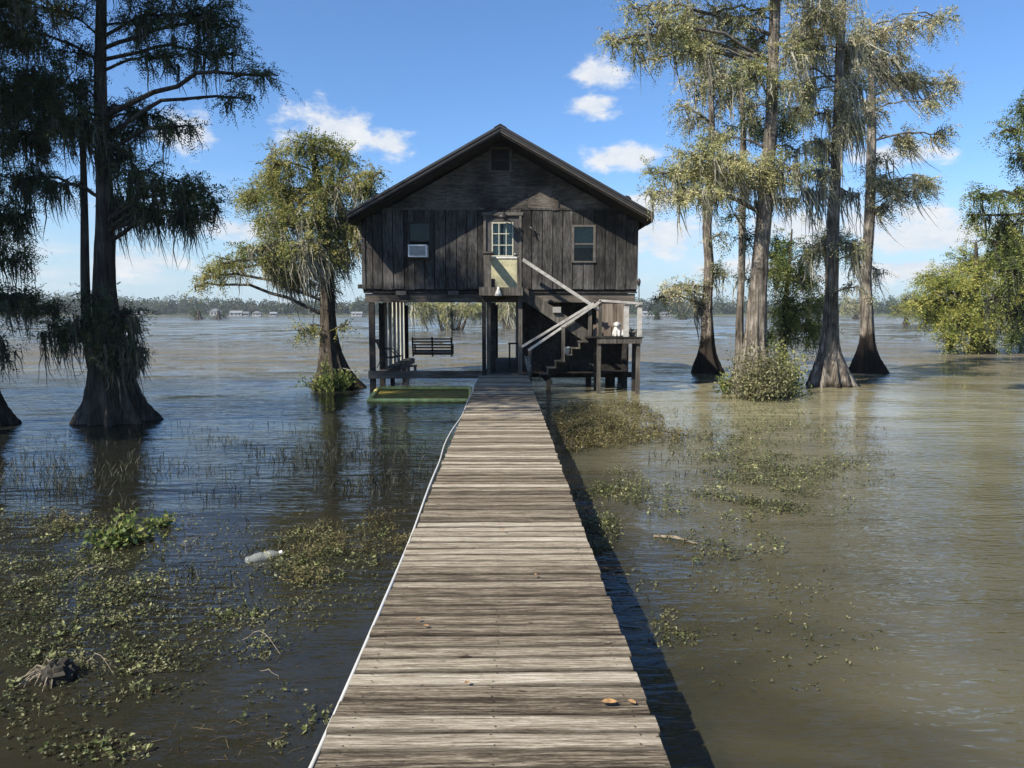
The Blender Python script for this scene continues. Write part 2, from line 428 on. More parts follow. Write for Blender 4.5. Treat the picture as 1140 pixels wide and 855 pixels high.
MAT = {}
MAT['siding'] = mat_wood('weathered_siding', [(0.009, 0.0085, 0.008), (0.031, 0.029, 0.0275), (0.082, 0.078, 0.073), (0.145, 0.138, 0.131)], scale=(16, 16, 2.4), island=0.14, blotch=1.2, bump=0.6, fine=(70, 70, 7), fine_w=.55, streak_lo=.34, streak_hi=.70)
MAT['gable'] = mat_wood('gable_siding', [(0.012, 0.0105, 0.009), (0.044, 0.039, 0.034), (0.110, 0.097, 0.083), (0.175, 0.158, 0.137)], scale=(3.5, 20, 20), island=0.10, blotch=1.2, bump=0.5, fine=(9, 80, 80), fine_w=.5, streak_lo=.34, streak_hi=.70)
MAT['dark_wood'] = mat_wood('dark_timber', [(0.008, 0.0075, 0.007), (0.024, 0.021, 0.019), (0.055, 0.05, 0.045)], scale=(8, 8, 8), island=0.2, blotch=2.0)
MAT['post'] = mat_wood('post_timber', [(0.02, 0.018, 0.015), (0.07, 0.063, 0.053), (0.15, 0.137, 0.118)], scale=(24, 24, 1.5), island=0.2, blotch=2.0)
MAT['beam'] = mat_wood('beam_timber', [(0.022, 0.019, 0.016), (0.075, 0.065, 0.055), (0.16, 0.14, 0.118)], scale=(1.6, 22, 22), island=0.25, blotch=2.0)
MAT['pale_rail'] = mat_wood('pale_rail_timber', [(0.16, 0.15, 0.135), (0.33, 0.315, 0.29), (0.46, 0.445, 0.42)], scale=(6, 10, 10), island=0.15, bump=0.15)
MAT['pale_board'] = mat_wood('pale_board', [(0.36, 0.35, 0.28), (0.62, 0.61, 0.52), (0.76, 0.75, 0.66)], scale=(20, 20, 1.6), island=0.2, bump=0.15)
MAT['brown_board'] = mat_wood('brown_plank', [(0.05, 0.036, 0.027), (0.14, 0.11, 0.087), (0.22, 0.187, 0.153)], scale=(22, 22, 1.8), island=0.3)
MAT['dock'] = mat_wood('boardwalk_plank', [(0.030, 0.021, 0.014), (0.115, 0.090, 0.060), (0.255, 0.213, 0.152), (0.41, 0.358, 0.272), (0.60, 0.54, 0.45)], scale=(4.2, 95, 95), island=0.15, blotch=None, bump=0.8, detail=11, fine=(26, 360, 160), fine_w=.40, streak_lo=0.365, streak_hi=0.65, grime=True)
MAT['rust'] = mat_plain('rusty_nail', (0.035, 0.022, 0.016), 0.7, 0, .3, 40)
MAT['roof'] = mat_plain('roof_sheet', (0.022, 0.023, 0.027), 0.65, 0.0, 0.3, 5)
MAT['fascia'] = mat_plain('fascia_board', (0.018, 0.0175, 0.018), 0.7, 0, 0.35, 6)
MAT['trim'] = mat_plain('weathered_trim', (0.085, 0.077, 0.068), 0.8, 0, 0.35, 9)
MAT['white'] = mat_plain('white_paint', (0.72, 0.71, 0.68), 0.5, 0, 0.08, 20)
MAT['cream'] = mat_plain('cream_paint', (0.42, 0.41, 0.32), 0.55, 0, 0.18, 20)
MAT['offwhite'] = mat_plain('aged_white', (0.55, 0.54, 0.50), 0.55, 0, 0.18, 20)
MAT['door_yellow'] = mat_plain('pale_yellow_paint', (0.40, 0.375, 0.235), 0.6, 0, 0.2, 12)
MAT['door_dark'] = mat_plain('door_dark_frame', (0.05, 0.047, 0.045), 0.7, 0, 0.3, 10)
MAT['curtain'] = mat_plain('lace_curtain', (0.62, 0.66, 0.64), 0.9, 0, 0.35, 22)
MAT['blind'] = mat_plain('grey_green_blind', (0.24, 0.26, 0.24), 0.8, 0, 0.15, 12)
MAT['interior'] = mat_plain('dark_interior', (0.012, 0.013, 0.014), 0.9, 0, 0.2, 4)
MAT['glass'] = mat_glass('window_glass')
MAT['black_metal'] = mat_plain('black_metal', (0.018, 0.017, 0.017), 0.5, 0.0, 0.2, 30)
MAT['steel'] = mat_plain('galvanised', (0.35, 0.36, 0.37), 0.4, 0.6, 0.2, 20)
MAT['swing'] = mat_plain('swing_stain', (0.030, 0.020, 0.016), 0.6, 0, 0.3, 14)
MAT['rope'] = mat_plain('grey_rope', (0.25, 0.24, 0.22), 0.9, 0, 0.2, 60)
MAT['algae'] = mat_plain('algae_sheet', (0.19, 0.145, 0.02), 0.75, 0, 0.5, 5)
MAT['float'] = mat_plain('stained_foam_rim', (0.85, 0.66, 0.20), 0.65, 0, 0.45, 6)
MAT['crate'] = mat_plain('dark_crate', (0.03, 0.018, 0.016), 0.7, 0, 0.3, 14)
MAT['ceramic'] = mat_plain('white_ceramic', (0.40, 0.39, 0.37), 0.35, 0, 0.08, 25)
MAT['clay'] = mat_plain('grey_clay', (0.22, 0.20, 0.18), 0.7, 0, 0.2, 25)
MAT['mud'] = mat_plain('black_mud', (0.028, 0.024, 0.017), 0.8, 0, 0.5, 18, bump=0.6)
MAT['root'] = mat_plain('dead_root', (0.17, 0.14, 0.10), 0.85, 0, 0.4, 20)
MAT['dead_leaf'] = mat_plain('orange_dead_leaf', (0.24, 0.14, 0.06), 0.8, 0, 0.4, 40)
MAT['bed'] = mat_plain('silt', (0.055, 0.043, 0.026), 0.95, 0, 0.45, 1.6)
MAT['shore'] = mat_plain('far_bank', (0.07, 0.08, 0.04), 0.95, 0, 0.4, 0.02)
MAT['pvc'] = mat_plain('white_pvc', (0.45, 0.45, 0.43), 0.4, 0, 0.08, 6)
MAT['house_white'] = mat_plain('far_white_wall', (0.29, 0.29, 0.28), 0.7, 0, 0.08, 0.5)
MAT['house_grey'] = mat_plain('far_grey_wall', (0.20, 0.21, 0.21), 0.7, 0, 0.1, 0.5)
MAT['house_roof'] = mat_plain('far_metal_roof', (0.18, 0.19, 0.20), 0.6, 0, 0.1, 0.5)
MAT['house_roof_dark'] = mat_plain('far_dark_roof', (0.11, 0.11, 0.11), 0.7, 0, 0.1, 0.5)
MAT['bark'] = mat_bark('cypress_bark', [(0.022, 0.018, 0.014), (0.12, 0.104, 0.086), (0.34, 0.305, 0.26)], stain_z=.10)
MAT['bark_mid'] = mat_bark('brown_cypress_bark', [(0.014, 0.011, 0.009), (0.055, 0.045, 0.035), (0.14, 0.12, 0.098)], stain_z=.10)
MAT['bark_stained'] = mat_bark('stained_cypress_bark', [(0.022, 0.018, 0.015), (0.12, 0.104, 0.086), (0.34, 0.305, 0.26)], stain_z=1.35)
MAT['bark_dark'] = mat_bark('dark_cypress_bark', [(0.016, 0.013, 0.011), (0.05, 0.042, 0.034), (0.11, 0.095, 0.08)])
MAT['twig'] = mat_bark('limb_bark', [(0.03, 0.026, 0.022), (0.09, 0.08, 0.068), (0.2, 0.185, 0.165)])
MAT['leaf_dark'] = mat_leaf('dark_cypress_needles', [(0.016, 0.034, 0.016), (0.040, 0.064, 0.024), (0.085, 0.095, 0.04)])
MAT['leaf_olive'] = mat_leaf('olive_cypress_needles', [(0.045, 0.065, 0.02), (0.11, 0.12, 0.034), (0.23, 0.20, 0.075)])
MAT['leaf_grey'] = mat_leaf('greyish_cypress_needles', [(0.065, 0.077, 0.04), (0.14, 0.138, 0.075), (0.26, 0.23, 0.14)])
MAT['leaf_yellow'] = mat_leaf('yellowing_cypress_needles', [(0.068, 0.080, 0.030), (0.145, 0.148, 0.062), (0.25, 0.228, 0.12)])
MAT['leaf_tangle'] = mat_leaf('dry_tangle_leaf', [(0.06, 0.065, 0.025), (0.155, 0.158, 0.070), (0.33, 0.31, 0.17)])
MAT['leaf_lime'] = mat_leaf('lime_cypress_needles', [(0.07, 0.09, 0.018), (0.15, 0.165, 0.035), (0.27, 0.25, 0.075)])
MAT['leaf_green'] = mat_leaf('fresh_green_leaves', [(0.032, 0.052, 0.018), (0.085, 0.11, 0.03), (0.20, 0.20, 0.065)])
MAT['moss_grey'] = mat_leaf('grey_moss', [(0.12, 0.118, 0.088), (0.22, 0.212, 0.162), (0.35, 0.335, 0.27)], trans=0.3, scale=2.0, rough=0.9)
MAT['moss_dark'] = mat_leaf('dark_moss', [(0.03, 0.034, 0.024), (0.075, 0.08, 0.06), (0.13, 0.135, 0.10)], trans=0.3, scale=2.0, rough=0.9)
MAT['weed'] = mat_leaf('water_weed_leaf', [(0.028, 0.034, 0.013), (0.070, 0.074, 0.030), (0.20, 0.195, 0.10)], trans=0.2, scale=2.5, rough=0.45)
MAT['weed_bright'] = mat_leaf('bright_weed_leaf', [(0.04, 0.055, 0.017), (0.11, 0.13, 0.042), (0.28, 0.28, 0.13)], trans=0.2, scale=2.5, rough=0.4)
MAT['weed_brown'] = mat_leaf('browning_weed_leaf', [(0.04, 0.034, 0.013), (0.105, 0.088, 0.034), (0.21, 0.185, 0.08)], trans=0.25, scale=2.0)
MAT['weed_sub'] = mat_leaf('drowned_weed', [(0.02, 0.014, 0.008), (0.05, 0.036, 0.019), (0.11, 0.085, 0.045)], trans=0.1, scale=2.0, rough=0.9)
MAT['stem'] = mat_leaf('weed_stem', [(0.03, 0.03, 0.012), (0.07, 0.055, 0.03), (0.15, 0.11, 0.065)], trans=0.1, scale=2.0)
MAT['reed'] = mat_leaf('dark_reed', [(0.006, 0.009, 0.005), (0.014, 0.018, 0.009), (0.035, 0.037, 0.016)], trans=0.2, scale=2.0)
MAT['forest'] = mat_leaf('far_forest_leaf', [(0.022, 0.038, 0.018), (0.050, 0.070, 0.030), (0.095, 0.105, 0.05)], trans=0.2, scale=0.06)
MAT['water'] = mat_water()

# ------------------------------------------------------------------ mesh helpers
class MB:
    def __init__(s): s.v = []; s.f = []
    def box(s, x0, x1, y0, y1, z0, z1, j=0.0):
        b = len(s.v)
        for z in (z0, z1):
            for (x, y) in ((x0, y0), (x1, y0), (x1, y1), (x0, y1)):
                s.v.append((x + random.uniform(-j, j), y + random.uniform(-j, j), z + random.uniform(-j, j) * 0.5))
        s.f += [(b, b+3, b+2, b+1), (b+4, b+5, b+6, b+7), (b, b+1, b+5, b+4), (b+1, b+2, b+6, b+5), (b+2, b+3, b+7, b+6), (b+3, b, b+4, b+7)]
        return s
    def beam(s, p0, p1, w, h, up=(0, 0, 1)):
        p0, p1 = Vector(p0), Vector(p1)
        d = (p1 - p0).normalized(); u = Vector(up)
        sd = d.cross(u)
        if sd.length < 1e-3: sd = d.cross(Vector((0, 1, 0)))
        sd.normalize(); u = sd.cross(d).normalized()
        b = len(s.v)
        for p in (p0, p1):
            for (a, c) in ((-1, -1), (1, -1), (1, 1), (-1, 1)):
                s.v.append(tuple(p + sd * (a * w / 2) + u * (c * h / 2)))
        s.f += [(b, b+1, b+2, b+3), (b+7, b+6, b+5, b+4), (b, b+4, b+5, b+1), (b+1, b+5, b+6, b+2), (b+2, b+6, b+7, b+3), (b+3, b+7, b+4, b)]
        return s
    def tube(s, pts, rs, seg=6):
        pts = [Vector(p) for p in pts]
        n = len(pts); b = len(s.v)
        if not hasattr(rs, '__len__'): rs = [rs] * n
        prev = None
        for i, p in enumerate(pts):
            d = (pts[min(i+1, n-1)] - pts[max(i-1, 0)])
            d = d.normalized() if d.length > 1e-6 else Vector((0, 0, 1))
            if prev is None:
                a = d.orthogonal().normalized()
            else:
                a = (prev - d * prev.dot(d))
                a = a.normalized() if a.length > 1e-5 else d.orthogonal().normalized()
            prev = a
            c = d.cross(a)
            for k in range(seg):
                t = 2 * math.pi * k / seg
                s.v.append(tuple(p + (a * math.cos(t) + c * math.sin(t)) * rs[i]))
        for i in range(n - 1):
            for k in range(seg):
                k2 = (k + 1) % seg
                s.f.append((b + i*seg + k, b + i*seg + k2, b + (i+1)*seg + k2, b + (i+1)*seg + k))
        s.f.append(tuple(b + k for k in reversed(range(seg))))
        s.f.append(tuple(b + (n-1)*seg + k for k in range(seg)))
        return s
    def lathe(s, c, prof, seg=16, axis=None):
        """prof: (radius, height) pairs about point c along axis"""
        c = Vector(c); ax = Vector(axis).normalized() if axis else Vector((0, 0, 1))
        a = ax.orthogonal().normalized(); d = ax.cross(a)
        b = len(s.v)
        for (r, h) in prof:
            for k in range(seg):
                t = 2 * math.pi * k / seg
                s.v.append(tuple(c + ax * h + (a * math.cos(t) + d * math.sin(t)) * max(r, 1e-4)))
        for i in range(len(prof) - 1):
            for k in range(seg):
                k2 = (k + 1) % seg
                s.f.append((b + i*seg + k, b + i*seg + k2, b + (i+1)*seg + k2, b + (i+1)*seg + k))
        s.f.append(tuple(b + k for k in reversed(range(seg))))
        s.f.append(tuple(b + (len(prof)-1)*seg + k for k in range(seg)))
        return s
    def prism(s, poly, y0, y1):
        """polygon in x,z extruded from y0 to y1"""
        b = len(s.v); n = len(poly)
        for y in (y0, y1):
            for (x, z) in poly: s.v.append((x, y, z))
        s.f.append(tuple(b + i for i in range(n)))
        s.f.append(tuple(b + n + i for i in reversed(range(n))))
        for i in range(n):
            k = (i + 1) % n
            s.f.append((b + k, b + i, b + n + i, b + n + k))
        return s
    def ball(s, c, r, seg=12, rings=8, noise=0.0):
        c = Vector(c); r = Vector(r) if hasattr(r, '__len__') else Vector((r, r, r))
        b = len(s.v)
        for i in range(rings + 1):
            th = math.pi * i / rings
            for k in range(seg):
                ph = 2 * math.pi * k / seg
                q = 1 + random.uniform(-noise, noise)
                st = max(math.sin(th), 0.02)
                s.v.append((c.x + r.x*q*st*math.cos(ph), c.y + r.y*q*st*math.sin(ph), c.z + r.z*q*math.cos(th)))
        for i in range(rings):
            for k in range(seg):
                k2 = (k + 1) % seg
                s.f.append((b + i*seg + k, b + (i+1)*seg + k, b + (i+1)*seg + k2, b + i*seg + k2))
        return s
    def build(s, name, mat, parent=None, smooth=False):
        return link_mesh(name, np.array(s.v, dtype=np.float32), s.f, mat, parent, smooth)

def link_obj(name, me, parent=None):
    o = bpy.data.objects.new(name, me)
    COL.objects.link(o)
    if parent is not None:
        o.parent = parent
        q = parent
        M = Matrix.Identity(4)
        chain = []
        while q is not None: chain.append(q); q = q.parent
        for q in reversed(chain): M = M @ q.matrix_parent_inverse @ q.matrix_basis
        o.matrix_parent_inverse = M.inverted()
    return o

def link_mesh(name, v, faces, mat, parent=None, smooth=False):
    me = bpy.data.meshes.new(name)
    me.from_pydata([tuple(x) for x in v], [], faces)
    me.materials.append(mat if not isinstance(mat, str) else MAT[mat])
    if smooth: me.polygons.foreach_set('use_smooth', [True] * len(me.polygons))
    me.update()
    return link_obj(name, me, parent)

def link_quads(name, v, mat, parent=None):
    """v: (n,4,3) array of separate quads"""
    n = len(v)
    me = bpy.data.meshes.new(name)
    me.vertices.add(n * 4); me.loops.add(n * 4); me.polygons.add(n)
    me.vertices.foreach_set('co', np.ascontiguousarray(v, dtype=np.float32).ravel())
    me.loops.foreach_set('vertex_index', np.arange(n * 4, dtype=np.int32))
    me.polygons.foreach_set('loop_start', np.arange(0, n * 4, 4, dtype=np.int32))
    me.polygons.foreach_set('loop_total', np.full(n, 4, dtype=np.int32))
    me.materials.append(MAT[mat])
    me.update(calc_edges=True)
    return link_obj(name, me, parent)

def link_ribbons(name, pts, wid, mat, parent=None):
    """pts: (n,k,3) centre lines, wid: (n,k,3) half width vectors; joined strips"""
    n, k, _ = pts.shape
    v = np.stack([pts - wid, pts + wid], axis=2).reshape(n * k * 2, 3)
    base = (np.arange(n) * k * 2)[:, None] + (np.arange(k - 1) * 2)[None, :]
    f = np.stack([base, base + 1, base + 3, base + 2], axis=-1).reshape(-1, 4)
    me = bpy.data.meshes.new(name)
    me.vertices.add(len(v)); me.loops.add(f.size); me.polygons.add(len(f))
    me.vertices.foreach_set('co', np.ascontiguousarray(v, dtype=np.float32).ravel())
    me.loops.foreach_set('vertex_index', f.astype(np.int32).ravel())
    me.polygons.foreach_set('loop_start', np.arange(0, f.size, 4, dtype=np.int32))
    me.polygons.foreach_set('loop_total', np.full(len(f), 4, dtype=np.int32))
    me.materials.append(MAT[mat])
    me.update(calc_edges=True)
    return link_obj(name, me, parent)

def tag(o, label=None, cat=None, group=None, kind=None):
    if label: o['label'] = label
    if cat: o['category'] = cat
    if group: o['group'] = group
    if kind: o['kind'] = kind
    return o

def empty(name, loc, label, cat, group=None):
    o = bpy.data.objects.new(name, None)
    COL.objects.link(o)
    o.location = loc
    o.empty_display_size = 0.2
    return tag(o, label, cat, group)

def unit(a):
    return a / np.maximum(np.linalg.norm(a, axis=-1, keepdims=True), 1e-6)

# ------------------------------------------------------------------ setting: water, lake bed, far bank
m = MB()
m.v = [(-800, -40, 0), (800, -40, 0), (800, 600, 0), (-800, 600, 0)]; m.f = [(0, 1, 2, 3)]
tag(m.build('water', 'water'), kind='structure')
m = MB()
xs = np.linspace(-60, 60, 61); ys = np.linspace(-40, 90, 66)
for yy in ys:
    for xx in xs:
        m.v.append((xx, yy, -0.34 - 0.09 * math.sin(xx * 0.9 + 1.3 * math.sin(yy * 0.6)) * math.cos(yy * 0.7) - 0.01 * max(0, yy - 5)))
nx = len(xs)
for i in range(len(ys) - 1):
    for k in range(nx - 1):
        m.f.append((i*nx + k, i*nx + k + 1, (i+1)*nx + k + 1, (i+1)*nx + k))
tag(m.build('lake_bed', 'bed', smooth=True), kind='structure')

SHORE = 540.0
m = MB()
prof = [(SHORE - 2, -0.6), (SHORE + 4, 0.7), (SHORE + 30, 2.2), (SHORE + 120, 5.0), (SHORE + 400, 7.5)]
xs = np.linspace(-800, 800, 81)
for (yy, zz) in prof:
    for xx in xs:
        m.v.append((xx, yy + 12 * math.sin(xx * 0.011) + 6 * math.sin(xx * 0.037), zz + (0.8 * math.sin(xx * 0.006) if zz > 2 else 0)))
nx = len(xs)
for i in range(len(prof) - 1):
    for k in range(nx - 1):
        m.f.append((i*nx + k, i*nx + k + 1, (i+1)*nx + k + 1, (i+1)*nx + k))
tag(m.build('land', 'shore', smooth=True), kind='structure')

def far_forest():
    n = 2600
    tx = rng.uniform(-640, 640, n)
    ty = SHORE + 8 + 12 * np.sin(tx * 0.011) + 6 * np.sin(tx * 0.037) + rng.exponential(32, n)
    h = rng.uniform(7.0, 14.0, n) * (1 + 0.16 * np.sin(tx * 0.016 + 1)) * (1 + 0.12 * np.sin(tx * .21 + 2 * np.sin(tx * .07))) * (1 + 0.10 * np.sin(tx * 0.05)) 
    wr = h * rng.uniform(0.22, 0.38, n)
    k = 90
    u = unit(rng.normal(size=(n, k, 3))); rr = rng.uniform(0.45, 1.0, (n, k, 1)) ** 0.5
    c = u * rr
    ctr = np.stack([tx, ty, 1.5 + h * 0.52], -1)[:, None, :]
    c = ctr + c * np.stack([wr, wr, h * 0.52], -1)[:, None, :]
    c[..., 2] = np.maximum(c[..., 2], 0.6)
    c = c.reshape(-1, 3)
    N_ = len(c)
    a = unit(rng.normal(size=(N_, 3))); b = unit(np.cross(a, rng.normal(size=(N_, 3))))
    sz = rng.uniform(0.35, 0.85, (N_, 1))
    q = np.stack([c - a * sz, c - b * sz * 0.7, c + a * sz, c + b * sz * 0.7], 1)
    o = link_quads('far_forest', q, 'forest')
    tag(o, 'low dark green wood along the far shore of the lake', kind='stuff')
far_forest()

# ------------------------------------------------------------------ boardwalk
DZ = 0.48
DX, DW = -0.05, 1.29
def boardwalk():
    root = empty('boardwalk', (DX, 9.5, 0), 'long straight boardwalk of weathered grey planks leading to the house', 'boardwalk')
    m = MB(); grime = []; heads = []
    y = -1.6
    while y < 19.45:
        w = random.uniform(0.108, 0.128)
        lx = DX - DW / 2 + random.uniform(-0.010, 0.008); rx = DX + DW / 2 + random.uniform(-0.009, 0.009)
        dz = random.uniform(-0.004, 0.004) + 0.012 * math.sin(y * 0.8) - 0.006
        tl = random.uniform(-0.004, 0.004)
        sk = random.uniform(-0.004, 0.004)
        b = len(m.v)
        n = 9
        for i in range(n):
            t = i / (n - 1); x = lx + (rx - lx) * t
            e0 = random.uniform(-0.003, 0.002); e1 = random.uniform(-0.002, 0.003)
            zz = DZ + dz + tl * (2 * t - 1) + random.uniform(-0.0015, 0.0015)
            q0 = y + sk * (2*t-1) + e0; q1 = y + w + sk * (2*t-1) + e1
            m.v += [(x, q0, zz - 0.006), (x, q0 + 0.005, zz - .001), (x, q0 + random.uniform(.012, .03), zz), (x, q1 - random.uniform(.012, .03), zz), (x, q1 - 0.005, zz - .001),
                    (x, q1, zz - 0.006), (x, y + w, zz - 0.038), (x, y, zz - 0.038)]
            grime += [1, .9, 0, 0, .9, 1, 1, 1]
        for i in range(n - 1):
            for k in range(8):
                k2 = (k + 1) % 8
                m.f.append((b + i*8 + k, b + (i+1)*8 + k, b + (i+1)*8 + k2, b + i*8 + k2))
        m.f.append(tuple(b + k for k in range(8))); m.f.append(tuple(b + (n-1)*8 + k for k in reversed(range(8))))
        heads.append((y + w / 2, DZ + dz))
        y += w + random.uniform(0.006, 0.015)
    o = m.build('deck_planks', 'dock', root)
    at_ = o.data.attributes.new('grime', 'FLOAT', 'POINT'); at_.data.foreach_set('value', np.array(grime, dtype=np.float32))
    nails = MB()
    yy = -1.53
    for (yy, zz) in heads:
        for sx in (-.56, 0, .56):
            for dy in (-.035, .035):
                px_, py_ = DX + sx + random.uniform(-.012, .012), yy + dy + random.uniform(-.008, .008)
                b = len(nails.v)
                for k in range(6): nails.v.append((px_ + .0045 * math.cos(k * 1.047), py_ + .0045 * math.sin(k * 1.047), zz + .0035))
                nails.f.append(tuple(range(b, b + 6)))
    nails.build('nail_heads', 'rust', root)
    for sx in (-1, 0, 1):
        m = MB(); m.box(DX + sx * 0.56 - 0.025, DX + sx * 0.56 + 0.025, -1.5, 19.4, DZ - 0.185, DZ - 0.046)
        m.build('stringer', 'beam', root)
    for yy in np.arange(0.6, 19.4, 2.35):
        for sx in (-1, 1):
            m = MB(); m.tube([(DX + sx * 0.50, yy, -0.6), (DX + sx * 0.50, yy, DZ - 0.05)], 0.055, 8)
            m.build('piling', 'post', root)
        m = MB(); m.box(DX - 0.6, DX + 0.6, yy - 0.075, yy - 0.03, DZ - 0.30, DZ - 0.187)
        m.build('cross_beam', 'beam', root)
boardwalk()

def conduit():
    pts = []
    for i in range(120):
        y = 1.3 + 17.9 * i / 119
        bow = 0.085 * math.exp(-((y - 9.6) / 1.3) ** 2) + 0.02 * math.sin(y * 1.1) * math.exp(-((y - 4) / 5) ** 2)
        sag = -0.03 + 0.018 * math.sin(y * 1.9) - 0.03 * math.exp(-((y - 9.6) / 1.3) ** 2)
        pts.append((DX - DW / 2 - 0.022 - bow, y, DZ + sag))
    m = MB(); m.tube(pts, 0.0105, 7)
    tag(m.build('conduit', 'pvc', smooth=True), 'thin white conduit pipe running along the edge of the boardwalk', 'pipe')
conduit()

# ------------------------------------------------------------------ stilt house
HY = 20.2                                   # front wall plane
RY = HY - 0.95                              # front edge of the roof
BACK = 27.6
xl, xr = X(404, HY), X(709, HY)
zb = Z(322, HY)
xc = (X(388, RY) + X(726, RY)) / 2
zp = Z(139, RY); ze = Z(237, RY)
exl, exr = X(388, RY), X(726, RY)
slope = (zp - ze) / (exr - xc)
def roof_z(x): return zp - abs(x - xc) * slope

house = empty('stilt_house', ((xl + xr) / 2, HY, 0), 'weathered dark wooden gabled house standing on stilts over the lake', 'house')

def rect(px0, px1, py0, py1, Y): return (X(px0, Y), X(px1, Y), Z(py1, Y), Z(py0, Y))
DOOR = rect(541, 578, 240, 320, HY)
WIN_L = rect(456, 480, 249, 288, HY)
WIN_R = rect(637, 661, 252.5, 290.5, HY)
ATTIC = rect(546, 568.5, 166, 190, HY)
ZS = Z(233, HY)                              # where vertical boards stop

def siding():
    m = MB()
    x = xl
    opens = [DOOR, WIN_L, WIN_R]
    while x < xr - 0.02:
        w = min(random.choice((0.29, 0.285, 0.30, 0.27)), xr - x)
        x1 = x + w
        top = min(ZS, roof_z(x) - 0.2, roof_z(x1) - 0.2)
        bot = zb + random.uniform(-0.015, 0.012)
        y = HY - random.uniform(0.0, 0.012)
        spans = [(x + 0.011, x1 - 0.011, bot, top)]
        for (a, b, c, d) in opens:
            nxt = []
            for (p, q, r_, s_) in spans:
                if q <= a or p >= b or s_ <= c or r_ >= d: nxt.append((p, q, r_, s_)); continue
                if p < a: nxt.append((p, a, r_, s_))
                if q > b: nxt.append((b, q, r_, s_))
                pa, qb = max(p, a), min(q, b)
                if r_ < c: nxt.append((pa, qb, r_, c))
                if s_ > d: nxt.append((pa, qb, d, s_))
            spans = nxt
        for (p, q, r_, s_) in spans:
            if q - p > 0.01 and s_ - r_ > 0.01: m.box(p, q, y, HY + 0.03, r_, s_)
        x = x1
    m.build('front_siding', 'siding', house)
    # gable of lapped courses
    g = MB()
    z = ZS + 0.012
    while z < zp - 0.5:
        h = 0.62 if zp - z > 1.2 else 0.3
        hw = (zp - 0.26 - z - h) / slope
        if hw < 0.2: break
        hw0 = min((zp - 0.26 - z) / slope, xr - xc)
        hw1 = min(hw, xr - xc)
        segs = [(xc - hw0, xc + hw0)]
        if not (z + h < ATTIC[2] or z > ATTIC[3]):
            segs = [(xc - hw0, ATTIC[0]), (ATTIC[1], xc + hw0)]
        for (a, b) in segs:
            cuts = sorted([a] + [c for c in (random.uniform(-2.5, -1), random.uniform(0.2, 2)) if a + .3 < c < b - .3 and abs(c - xc) < hw1 - .1] + [b])
            for p, q in zip(cuts[:-1], cuts[1:]):
                y = HY - random.uniform(0.004, 0.014)
                tp = p if p > a else (max(p, xc - hw1) if p == xc - hw0 else p)
                tq = q if q < b else (min(q, xc + hw1) if q == xc + hw0 else q)
                g.prism([(p + .003, z), (q - .003, z), (tq - .003, z + h - 0.006), (tp + .003, z + h - 0.006)], y, HY + 0.03)
        if len(segs) == 2:
            for (c0, c1) in ((z, min(ATTIC[2] - .045, z + h - .006)), (max(ATTIC[3] + .05, z), z + h - .006)):
                if c1 - c0 > .02: g.box(ATTIC[0] + .003, ATTIC[1] - .003, HY - .009, HY + .03, c0, c1)
        z += h
    g.build('gable_siding', 'gable', house)
    t = MB()
    t.box(xl + 0.05, X(541, HY) - .02, HY - 0.026, HY - 0.013, ZS - 0.02, ZS + 0.035)
    t.build('trim_board', 'trim', house)
    t = MB(); t.box(X(578, HY) + .02, xr - 0.25, HY - 0.026, HY - 0.013, ZS - 0.02, ZS + 0.035)
    t.build('trim_board', 'siding', house)
    t = MB(); t.box(X(613.5, HY), X(621, HY), HY - 0.042, HY - 0.028, ZS - 0.03, Z(206, HY))
    t.build('batten', 'gable', house)
    for xx in (xl, xr - 0.09):
        t = MB(); t.box(xx, xx + 0.09, HY - 0.032, HY - 0.013, zb, roof_z(xx) - 0.28)
        t.build('corner_board', 'siding', house)
    # the other walls
    b = MB()
    b.box(xl, xl + 0.06, HY + 0.035, BACK, zb, roof_z(xl) - 0.2)
    b.build('side_wall', 'siding', house)
    b = MB(); b.box(xr - 0.06, xr, HY + 0.035, BACK, zb, roof_z(xr) - 0.2)
    b.build('side_wall', 'siding', house)
    b = MB(); b.prism([(xl + .065, zb), (xr - .065, zb), (xr - .065, roof_z(xr) - .22), (xc, zp - .25), (xl + .065, roof_z(xl) - .22)], BACK - 0.1, BACK - 0.02)
    b.build('back_wall', 'siding', house)
    # inner lining just behind the boards, with the openings left free
    l = MB()
    ops = sorted([WIN_L, DOOR, WIN_R])
    xx = xl + 0.07
    for (a, b_, c, d) in ops:
        l.box(xx, a - .002, HY + 0.033, HY + 0.05, zb, ZS)
        if c > zb + .05: l.box(a, b_, HY + 0.033, HY + 0.05, zb, c - .002)
        l.box(a, b_, HY + 0.033, HY + 0.05, d + .002, ZS)
        xx = b_ + .002
    l.box(xx, xr - .07, HY + 0.033, HY + 0.05, zb, ZS)
    zt = ZS + 0.002
    hwz = lambda z: min((zp - 0.24 - z) / slope, xr - .07 - xc)
    l.prism([(xc - hwz(zt), zt), (xc + hwz(zt), zt), (xc + hwz(ATTIC[2]), ATTIC[2] - .002), (xc - hwz(ATTIC[2]), ATTIC[2] - .002)], HY + 0.033, HY + 0.05)
    l.prism([(xc - hwz(ATTIC[2]), ATTIC[2]), (ATTIC[0], ATTIC[2]), (ATTIC[0], ATTIC[3]), (xc - hwz(ATTIC[3]), ATTIC[3])], HY + 0.033, HY + 0.05)
    l.prism([(ATTIC[1], ATTIC[2]), (xc + hwz(ATTIC[2]), ATTIC[2]), (xc + hwz(ATTIC[3]), ATTIC[3]), (ATTIC[1], ATTIC[3])], HY + 0.033, HY + 0.05)
    l.build('wall_lining', 'interior', house)
    fl = MB(); fl.box(xl + .01, xr - .01, HY + 0.055, BACK - .03, zb - 0.06, zb - 0.004)
    fl.build('floor', 'dark_wood', house)
siding()

